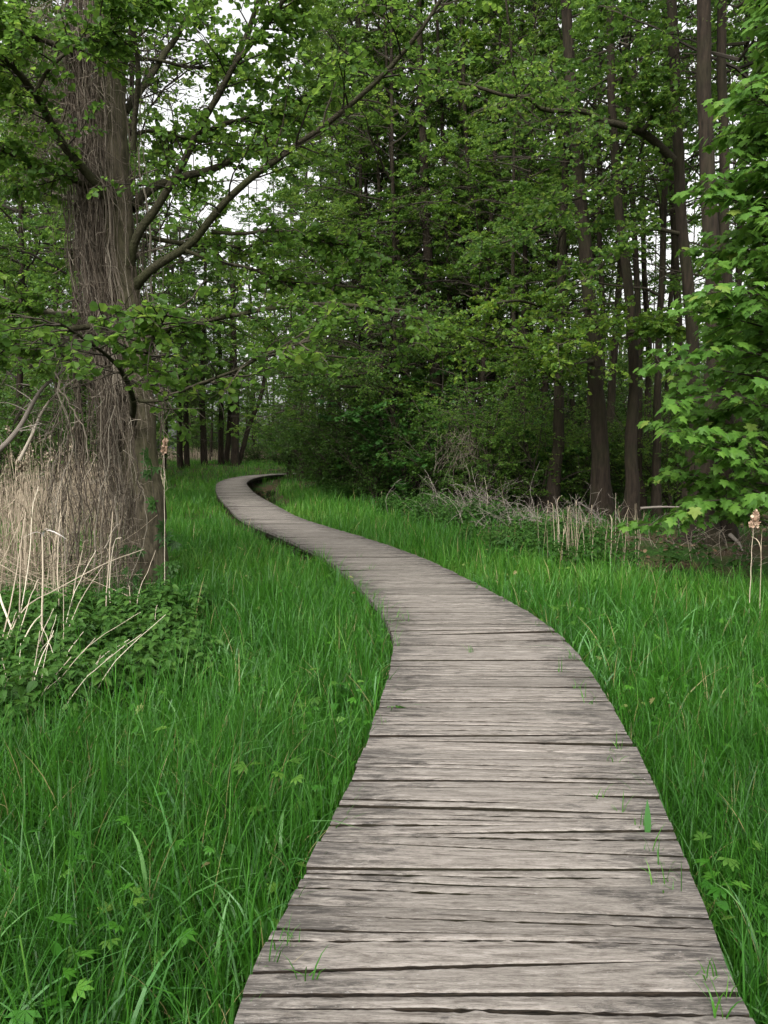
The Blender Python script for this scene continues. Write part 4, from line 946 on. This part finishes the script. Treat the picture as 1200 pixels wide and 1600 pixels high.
nettle_mass('nettles', x, y, np.clip(g.normal(.34, .09, len(x)) + .13 * lownoise(x, y, 3.5, 43), .12, .6), .128, 'dark green nettle patch below the vine hung alder', M_NETTLE, 1)
x = g.uniform(-4.5, 9, 9000); y = g.uniform(11, 34, 9000); e = x - edge_x(y); k = (e > -.35) & (e < 2.4 + .8 * lownoise(x, y, 1.2, 3)) & (lownoise(x, y, .9, 8) + .5 * lownoise(x, y, 4, 9) > -.02) & (np.abs(x) < y * .55) & ~((x > 3.9) & (y < 15.5) & (g.random(9000) < .75))
x, y = x[k][:1700], y[k][:1700]
nettle_mass('woodland_undergrowth', x, y, np.clip(g.normal(.42, .14, len(x)), .15, .8), .12, 'dark leafy undergrowth along the wood edge right of the boardwalk', M_NETTLE, 2)
def floor_stuff():
    g = np.random.default_rng(90); M = Mesh(); N = 5500
    y = g.uniform(11.5, 45, N); x = edge_x(y) + np.abs(g.normal(0, 7, N)) + .1; ok = np.abs(x) < y * .58 + 1; x, y = x[ok], y[ok]; N = len(x)
    leaves(M, np.stack([x, y, gz(x, y) + g.uniform(.005, .04, N)], 1), np.stack([g.normal(0, 1, N), g.normal(0, 1, N), g.normal(0, .2, N)], 1), UP + g.normal(0, .3, (N, 3)), g.uniform(.05, .11, N), 'round')
    tag(M.build('leaf_litter', M_LITTER), 'brown fallen leaves on the floor of the wood', 'leaf litter', kind='stuff')
    G = Mesh(); N = 26000; y = g.uniform(15, 55, N); x = edge_x(y) + .5 + np.abs(g.normal(0, 11, N)); ok = (np.abs(x) < y * .58 + 1) & (lownoise(x, y, .6, 17) > -.15); x, y = x[ok], y[ok]; N = len(x)
    blades(G, x, y, g.uniform(.15, .4, N), g.uniform(.012, .03, N), np.abs(g.normal(.35, .2, N)), g.uniform(0, .4, N), 2, np.clip(g.normal(.5, .15, N), 0, .9), g=g)
    tag(G.build('shade_grass', M_GRASS), 'thin grass growing on the floor of the wood', 'grass', kind='stuff')
floor_stuff()

def herbs():
    g = np.random.default_rng(93); M = Mesh(); N = 5200
    x, y, az, d = meadow(g, N, 1.5, 13, 6); N = len(x)
    h = np.clip(g.normal(.22, .09, N), .04, .42); z = gz(x, y)
    D = np.stack([np.cos(az), np.sin(az), g.normal(0, .3, N)], 1)
    kd = g.random(N) < .6
    P = np.stack([x, y, z + h], 1)
    leaves(M, P[kd], D[kd], UP + g.normal(0, .4, (kd.sum(), 3)), g.uniform(.03, .06, kd.sum()), 'lobed', g.uniform(.2, 1, kd.sum()))
    kd = ~kd; leaves(M, P[kd], D[kd], UP + g.normal(0, .4, (kd.sum(), 3)), g.uniform(.03, .065, kd.sum()), 'nettle', g.uniform(.2, 1, kd.sum()))
    tag(M.build('meadow_herbs', M_GRASS), 'small leafy herbs scattered through the near meadow grass', 'herbs', kind='stuff')
herbs()
# leafy meadow plants, one by one
def lobed_plant(seed):
    g = np.random.default_rng(seed); s = Mesh(); f = Mesh(); n = 9
    az = np.arange(n) * 2.4; h = g.uniform(.2, .42, n); r = g.uniform(.06, .2, n)
    tip = np.stack([np.cos(az) * r, np.sin(az) * r, h], 1)
    P = np.stack([tip * np.array([t, t, t ** .7]) for t in (0, .35, .7, 1)], 1); tubes(s, P, np.full((n, 4), .0025), 3)
    leaves(f, tip, np.stack([np.cos(az), np.sin(az), g.normal(-.1, .2, n)], 1), UP + g.normal(0, .25, (n, 3)), g.uniform(.045, .075, n), 'lobed', g.uniform(.2, .9, n))
    return s.data('stems', M_GRASS), f.data('leaves', M_GRASS if seed % 2 else M_MAPLE)
LP = [lobed_plant(s) for s in (1, 2, 3, 4)]
for q, (a, b, lab) in enumerate([(80, 1345, 'yellowish lobed leaf plant in the near grass at the far left'), (175, 1440, 'lobed leaf plant in the near grass below the yellowish one'), (255, 1290, 'lobed leaf plant in the middle of the left meadow'),
        (425, 1225, 'lobed leaf plant close to the left edge of the boardwalk bend'), (60, 1570, 'lobed leaf plant in the bottom left corner'), (470, 1370, 'leafy plant tight against the left edge of the near boards'),
        (230, 1430, 'bright lobed plant right of the plant below the yellowish one'), (875, 968, 'leafy plant at the right edge where the boards curve left'), (1165, 1080, 'pale leafy plant in the right meadow near the picture edge'),
        (480, 1075, 'leafy plant in the left meadow opposite the widest bend'), (300, 1180, 'lobed plant in front of the nettle patch'), (1120, 1330, 'lobed plant beside the right edge of the near boards'),
        (1150, 1385, 'lobed plant at the lower right picture edge'), (250, 1180, 'lobed plant at the front edge of the nettle patch'), (590, 1110, 'leafy plant against the left edge of the boards'), (400, 1120, 'lobed plant in the centre of the left meadow')]):
    t = px(a, b, 1.0); k = -(CAM_Z - .28) / (t[2] - CAM_Z)
    r = empty('meadow_plant', (t[0] * k, k, gz(t[0] * k, k)), lab, 'plant', 'lobed leaf plants in the meadow', rz=q * 1.7); sc = .8 + .07 * (q % 5); r.scale = (sc, sc, sc)
    for nm, me in zip(('stems', 'leaves'), LP[q % 4]): link(nm, me, r)

# ------------------------------------------------------------------ dry reeds
def plume(M, P, D, L, r, g, n=150):
    t = g.random(n); a = g.uniform(0, 6.28, n); d = unit(D)
    s = unit(np.cross(d, UP + 1e-3)); b = np.cross(d, s)
    rr = r * np.sin(np.pi * np.clip(t, .05, .97) ** .7) * g.uniform(.2, 1, n)
    p = P + d * (t * L)[:, None] + s * (np.cos(a) * rr)[:, None] + b * (np.sin(a) * rr)[:, None] + np.array([0, 0, -.15]) * (t * L)[:, None] * .3
    leaves(M, p, unit(d + g.normal(0, .6, (n, 3)) + np.array([0, 0, -.4])), g.normal(0, 1, (n, 3)), g.uniform(.018, .045, n), 'far', g.random(n))
def reed_bed():
    g = np.random.default_rng(61); M = Mesh(); N = 2000
    y = 8.7 + 22 * g.random(N) ** 1.5; x = -.285 * y - np.abs(g.normal(0, 1, N)) * (.9 + .11 * y) - .1
    ok = (x > -.62 * y - 1) & ((y > 9.9) | (x < -.42 * y)) & ((x < -.335 * y) | (g.random(N) < .4)); x, y = x[ok], y[ok]; N = len(x)
    h = np.clip(g.normal(1.5, .28, N), .6, 2.1); z = gz(x, y); ln = g.normal(0, .09, (N, 2)); broken = g.random(N) < .3
    ts = np.array([0, .35, .7, 1.])
    P = np.stack([np.stack([x + ln[:, 0] * h * t ** 1.5, y + ln[:, 1] * h * t ** 1.5, z + h * t], 1) for t in ts], 1)
    P[broken, 3] += np.stack([g.normal(0, .25, broken.sum()), g.normal(0, .2, broken.sum()), -h[broken] * g.uniform(.1, .5, broken.sum())], 1)
    tubes(M, P, np.full((N, 1), 1) * np.array([.0045, .004, .0035, .002])[None], 3, g.random(N))
    idx = np.repeat(np.arange(N), 2); f = g.uniform(.3, .95, 2 * N)
    p, _ = along(P, idx, f); n2 = 2 * N
    blades(M, p[:, 0], p[:, 1], g.uniform(.2, .5, n2), g.uniform(.008, .016, n2), g.uniform(.2, .7, n2), g.uniform(.2, 1.0, n2), 3, np.clip(g.normal(.5, .25, n2), 0, 1), z=p[:, 2], g=g)
    L = Mesh(); 
    # knocked-down stems near the front
    n3 = 420; xx = g.uniform(-5.2, -3.3, n3); yy = g.uniform(8.3, 10.2, n3); P0 = np.stack([xx, yy, gz(xx, yy) + g.uniform(.05, .6, n3)], 1)
    A = shoots(g, P0, np.stack([g.normal(0, 1, n3), g.normal(0, .5, n3), g.uniform(-.1, .9, n3)], 1), g.uniform(.4, 1.1, n3), 5, .12, .03); tubes(M, A, np.full((n3, 5), .003), 3)
    hd = np.nonzero((h > 1.62) & ~broken)[0][:90]
    for q in hd: plume(M, P[q, 3], np.array([ln[q, 0] * 3, ln[q, 1] * 3, .8]), .17, .03, g, 26)
    tag(M.build('reed_bed', M_REED), 'dense stand of dry beige reeds behind and left of the vine hung alder', 'reeds', kind='stuff')
reed_bed()

def far_reeds():
    g = np.random.default_rng(62); M = Mesh(); N = 2600; y = g.uniform(66, 80, N); x = g.uniform(-.34, -.12, N) * y
    blades(M, x, y, g.uniform(.9, 1.9, N), g.uniform(.02, .045, N), np.abs(g.normal(.15, .1, N)), g.uniform(0, .3, N), 2, g.random(N), g=g)
    tag(M.build('far_reeds', M_REED), 'pale reeds in the bright far meadow beyond the tree clump', 'reeds', kind='stuff')
far_reeds()

def stalk(pts, Y0, Y1, wd, label, group, head=None, mat=M_PALESTALK, name='dry_reed', seed=0, ground=True):
    g = np.random.default_rng(1000 + seed)
    P = px([a for a, b in pts], [b for a, b in pts], np.linspace(Y0, Y1, len(pts)))
    if ground: P[0, 2] = gz(P[0, 0], P[0, 1])
    base = P[0].copy(); cur = spline(P, 14); cur[1:-1] += g.normal(0, .0018, (12, 3))
    root = empty(name, base, label, 'reed', group)
    s = Mesh(); tubes(s, cur, np.linspace(wd, wd * .55, 14), 6, np.array([g.uniform(.3, 1)])); s.build('stalk', mat, root, off=base)
    if head == 'plume':
        h = Mesh(); plume(h, cur[-1] - np.array([0, 0, .02]), cur[-1] - cur[-3] + np.array([.02, 0, 0]), .16, .035, g, 150); h.build('seed_head', M_PLUME, root, off=base)
    elif head == 'husk':
        h = Mesh(); d = unit(cur[-1] - cur[-4]); th = np.linspace(0, 1, 8)
        blades(h, np.full(3, cur[-1][0]), np.full(3, cur[-1][1]), np.array([.16, .12, .2]), np.array([.03, .02, .018]), np.array([.5, .7, .2]), np.array([1.2, 1.0, 1.5]), 8, g.random(3), z=np.full(3, cur[-1][2] - .02), az=np.array([.2, 3.4, .4]), g=g)
        h.build('husk', M_HUSK, root, off=base)
    elif head == 'leaf':
        h = Mesh(); n = 3; p = cur[[8, 11, 13]]
        blades(h, p[:, 0], p[:, 1], g.uniform(.12, .3, n), g.uniform(.007, .012, n), g.uniform(.2, .5, n), g.uniform(.3, 1.2, n), 5, g.random(n), z=p[:, 2], g=g); h.build('dry_leaf', M_REED, root, off=base)
    return root
GL = 'pale dry stalks standing in the nettles'
Lst = [([(73, 1090), (66, 1000), (67, 900), (66, 835)], 6.2, 6.2, .010, 'dry reed with a curled white husk on top, at the left', 'husk'),
       ([(30, 1035), (31, 920), (33, 860)], 6.8, 6.8, .007, 'thin upright reed left of the one with the white husk', None),
       ([(108, 1000), (116, 920), (129, 860)], 7.6, 7.5, .008, 'upright reed ending in a pale sheath, in front of the vine curtain', 'leaf'),
       ([(177, 1010), (166, 960), (172, 860), (176, 800)], 7.6, 7.6, .008, 'left one of two tall yellow reeds crossing the vine curtain', 'leaf'),
       ([(179, 985), (171, 920), (178, 850), (190, 840)], 7.8, 7.6, .006, 'right one of two tall yellow reeds crossing the vine curtain', None),
       ([(207, 1000), (204, 950), (202, 915)], 7.4, 7.4, .007, 'short reed with a folded tip before the trunk foot', 'leaf'),
       ([(-10, 1060), (30, 960), (90, 920), (165, 880), (225, 858)], 6.0, 7.6, .006, 'long slanting stalk rising right towards the trunk foot', None),
       ([(0, 1125), (60, 1090), (110, 1052), (155, 1033)], 5.6, 6.2, .006, 'arched pale stalk lying over the nettles', None),
       ([(120, 1140), (150, 1070), (185, 1030), (220, 975)], 5.6, 7.0, .005, 'straight pale stalk slanting over the nettle front', None),
       ([(200, 1060), (225, 1030), (260, 1005), (300, 975)], 6.2, 7.2, .005, 'thin stalk arching right over the nettles towards the grass', None),
       ([(5, 1110), (55, 1080), (90, 1062), (110, 1055)], 5.6, 6.0, .004, 'thin stalk under the arched one', None),
       ([(0, 1100), (25, 1010), (45, 940), (60, 905)], 5.9, 6.6, .006, 'slanting stalk below the white husk reed', None),
       ([(-10, 1040), (15, 950), (25, 900), (40, 800)], 6.2, 6.8, .006, 'tall stalk leaning right at the left edge', None),
       ([(50, 1150), (70, 1080), (120, 950), (160, 885)], 5.4, 7.2, .005, 'long stalk leaning right across the vine curtain foot', None),
       ([(84, 1050), (100, 990), (115, 930), (150, 860)], 6.4, 7.6, .005, 'leaning stalk right of the white husk reed', None),
       ([(-10, 1085), (12, 1060), (45, 985), (65, 960)], 5.8, 6.2, .007, 'thick bleached stalk at the lower left edge', None),
       ([(210, 980), (216, 930), (232, 890), (243, 860)], 7.4, 8.2, .004, 'fine branched stalk before the trunk foot', None),
       ([(35, 1150), (75, 1110), (110, 1085)], 5.4, 5.9, .004, 'low thin stalk at the nettle front', None),
       ([(240, 990), (243, 960), (246, 945)], 7.0, 7.0, .004, 'short grey stub in the nettles right of the trunk foot', None),
       ([(20, 960), (45, 880), (50, 800), (60, 760)], 7.2, 7.6, .005, 'upright stalk behind the white husk reed', 'leaf'),
       ([(95, 985), (90, 900), (92, 840), (95, 800)], 7.4, 7.8, .005, 'upright thin stalk right behind the white husk reed', None),
       ([(-5, 920), (10, 960), (25, 1000), (30, 1020)], 6.6, 6.2, .010, 'thick bleached stalk leaning down from the left edge', None),
       ([(255, 840), (257, 780), (256, 705)], 9.0, 9.0, .004, 'tall reed with a fluffy head beside the trunk', 'plume')]
for q, (p, a, b, wd, lab, hd) in enumerate(Lst): stalk(p, a, b, wd, lab, GL, hd, seed=q, ground=(q not in (21,)))
g = np.random.default_rng(314)
for q in range(26):
    a = g.uniform(-25, 120); b = g.uniform(1040, 1150); ln = g.uniform(60, 190); sl = g.normal(.45, .5); Y = -(CAM_Z - .15) / ((px(a, b, 1.0)[2]) - CAM_Z)
    stalk([(a, b), (a + ln * sl * .45, b - ln * .5), (a + ln * sl + g.normal(0, 8), b - ln)], Y, Y + g.uniform(0, .6), g.uniform(.0028, .0045), 'thin pale stalk in the leaning tangle at the lower left edge', 'thin stalks tangled at the left edge', None, seed=200 + q)
GR = 'dry reeds at the edge of the wood'
Rst = [([(1170, 960), (1174, 880), (1177, 822)], 7.4, .008, 'tall reed with a round fluffy head at the right edge', 'plume'), ([(1188, 965), (1189, 880), (1190, 835)], 7.3, .007, 'reed with a drooping brown tip next to the fluffy headed one', 'leaf'),
       ([(868, 885), (866, 830), (864, 795)], 12.3, .012, 'leftmost pale reed of the clump, with broken top', 'leaf'), ([(876, 890), (874, 830), (870, 790)], 12.3, .012, 'second pale reed of the clump from the left', 'leaf'),
       ([(884, 888), (886, 830), (888, 802)], 12.3, .012, 'third pale reed of the clump from the left', 'leaf'), ([(893, 885), (890, 840), (880, 800)], 12.4, .009, 'left leaning reed in the middle of the clump', 'leaf'),
       ([(915, 880), (912, 840), (908, 805)], 12.2, .010, 'straight reed at the right end of the clump', 'leaf'), ([(921, 885), (922, 840), (920, 800)], 12.4, .009, 'upright reed closing the clump on the right', None),
       ([(930, 885), (930, 860), (929, 845)], 15, .012, 'short reed with a brown husk right of the clump', 'plume'), ([(961, 880), (962, 830), (962, 770)], 14.6, .008, 'tall thin reed right of the clump', None),
       ([(981, 895), (980, 840), (981, 800)], 14.2, .009, 'reed before the two leaning trunks', None), ([(994, 885), (993, 840), (991, 805)], 14.4, .008, 'left one of two close reeds before the curved trunk', None),
       ([(1003, 890), (1001, 850), (998, 810)], 14.2, .008, 'right one of two close reeds before the curved trunk', None), ([(1079, 905), (1077, 860), (1070, 820)], 12.4, .009, 'pale leaning stake of reed before the root foot', None),
       ([(1106, 915), (1106, 880), (1106, 858)], 11.6, .008, 'short stiff reed before the root foot', None), ([(760, 830), (762, 780), (757, 745)], 20, .010, 'lone pale reed beside the dead brambles', None),
       ([(785, 825), (786, 780), (782, 750)], 19.5, .010, 'pale reed between the dead brambles and the clump', None), ([(596, 800), (596, 785), (596, 768)], 26, .016, 'short pale stub in the grass before the dark bushes', None),
       ([(1140, 985), (1145, 935), (1143, 900)], 9.8, .005, 'brown withered stem in the right meadow', 'leaf'), ([(896, 880), (905, 845), (915, 812)], 15.2, .008, 'right leaning reed in the middle of the clump', 'leaf'),
       ([(1004, 850), (990, 810), (975, 780)], 16, .006, 'bare reed slanting left behind the curved trunk foot', None)]
for q, (p, Y, wd, lab, hd) in enumerate(Rst): stalk(p, Y, Y, wd * .58, lab, GR, hd, seed=50 + q, mat=M_REED if q % 3 else M_PALESTALK)

for q in range(30):
    a = g.normal(884, 22) if q < 20 else g.uniform(940, 1010); b = g.uniform(878, 892); t_ = g.normal(0, 8); Y = g.uniform(11.4, 13)
    stalk([(a, b), (a + t_ * .4, b - 45), (a + t_, b - g.uniform(60, 95))], Y, Y, g.uniform(.004, .007), 'thin straw coloured reed standing in the dark undergrowth at the wood edge', 'thin reeds at the wood edge', 'leaf' if q % 2 else None, seed=300 + q, mat=M_REED)

# ------------------------------------------------------------------ dead brush and fallen branches
def bramble(X, Y, wdt, ht, n, label, seed, mat=M_DEAD, name='dead_bramble'):
    g = np.random.default_rng(seed); c0 = px(X, 700, Y); c0[2] = gz(c0[0], c0[1])
    P0 = np.stack([g.normal(0, wdt * .5, n), g.normal(0, .4, n), np.zeros(n)], 1)
    A = shoots(g, P0, np.stack([g.normal(0, .6, n), g.normal(0, .4, n), np.ones(n)], 1), g.uniform(.5, 1.5, n) * ht, 10, .13, .09)
    M = Mesh(); tubes(M, A, np.linspace(.006, .0025, 10)[None] * np.ones((n, 1)), 3)
    B, _ = kids(g, A, 4, .2, 1, .3, .8, 0, 6, .2, .04, .2); tubes(M, B, np.full((len(B), 6), .0025), 3)
    o = M.build(name, mat); o.location = c0; tag(o, label, 'brush')
bramble(735, 20.5, 1.6, 1.1, 95, 'tangle of bare grey bramble stems before the greyish bush', 1)
bramble(805, 17.5, 1.3, .8, 60, 'smaller tangle of bare stems between the brambles and the reed clump', 2)
bramble(900, 17, 1.0, .7, 50, 'bare twigs arching over the reed clump', 3)
bramble(1085, 13.6, .8, .5, 26, 'bare brushwood lying round the spreading root foot', 4, M_VINE)
bramble(1160, 12.2, .9, .45, 24, 'reddish bare twigs by the wood edge at the right', 5, M_VINE)
def hanging():
    g = np.random.default_rng(71); N = 90; X = g.normal(722, 22, N); P0 = px(X, g.uniform(665, 715, N), g.normal(22.2, .3, N))
    A = shoots(g, P0, np.stack([g.normal(-.1, .35, N), g.normal(0, .3, N), np.full(N, -.6)], 1), g.uniform(.3, 1.1, N), 8, .3, .12)
    M = Mesh(); tubes(M, A, np.full((N, 8), .004), 3, g.beta(2, 2, N))
    o = M.build('vine_tangle', M_VINE); tag(o, 'brown tangle of dead vine hanging from the greyish bush', 'vine')
hanging()
def fallen(pts, Y0, Y1, w0, label, seed, kids_n=6, mat=M_DEAD):
    g = np.random.default_rng(seed); A = spline(px([a for a, b in pts], [b for a, b in pts], np.linspace(Y0, Y1, len(pts))), 20)
    M = Mesh(); tubes(M, A, np.linspace(w0, w0 * .4, 20), 7); o = M.build('dead_branch', mat, smooth=True); tag(o, label, 'branch')
    if kids_n:
        B, _ = kids(g, A[None], kids_n, .15, 1, .3, .8, 0, 7, .18, .06, .25); t = Mesh(); tubes(t, B, np.linspace(.007, .003, 7)[None] * np.ones((len(B), 1)), 3)
        C, _ = kids(g, B, 4, .1, 1, .4, .8, 0, 6, .2, .05, .15); tubes(t, C, np.full((len(C), 6), .0025), 3); t.build('twigs', mat, o)
fallen([(-60, 745), (0, 702), (30, 668), (48, 635), (65, 608), (85, 590), (110, 570)], 8.2, 9.2, .033, 'grey dead branch leaning from the left edge up to the vine curtain', 1, 12)
fallen([(30, 720), (50, 680), (65, 645), (85, 618), (120, 590)], 8.8, 9.2, .022, 'brown dead branch beside the grey leaning one', 2, 10, M_VINE)
fallen([(1060, 880), (1100, 872), (1140, 885), (1190, 900)], 13, 12.2, .03, 'fallen branch lying on the floor before the root foot', 3, 6)
fallen([(1140, 835), (1155, 850), (1162, 865)], 13.5, 13.2, .04, 'broken stick leaning by the root foot', 4, 0)
fallen([(985, 795), (1040, 792), (1110, 795)], 19, 19.4, .035, 'thin log lying in the wood behind the curved trunk', 5, 3)
fallen([(905, 785), (925, 800), (950, 825)], 17, 17.2, .02, 'dead branch slanting down before the stout leaning trunk', 6, 5)
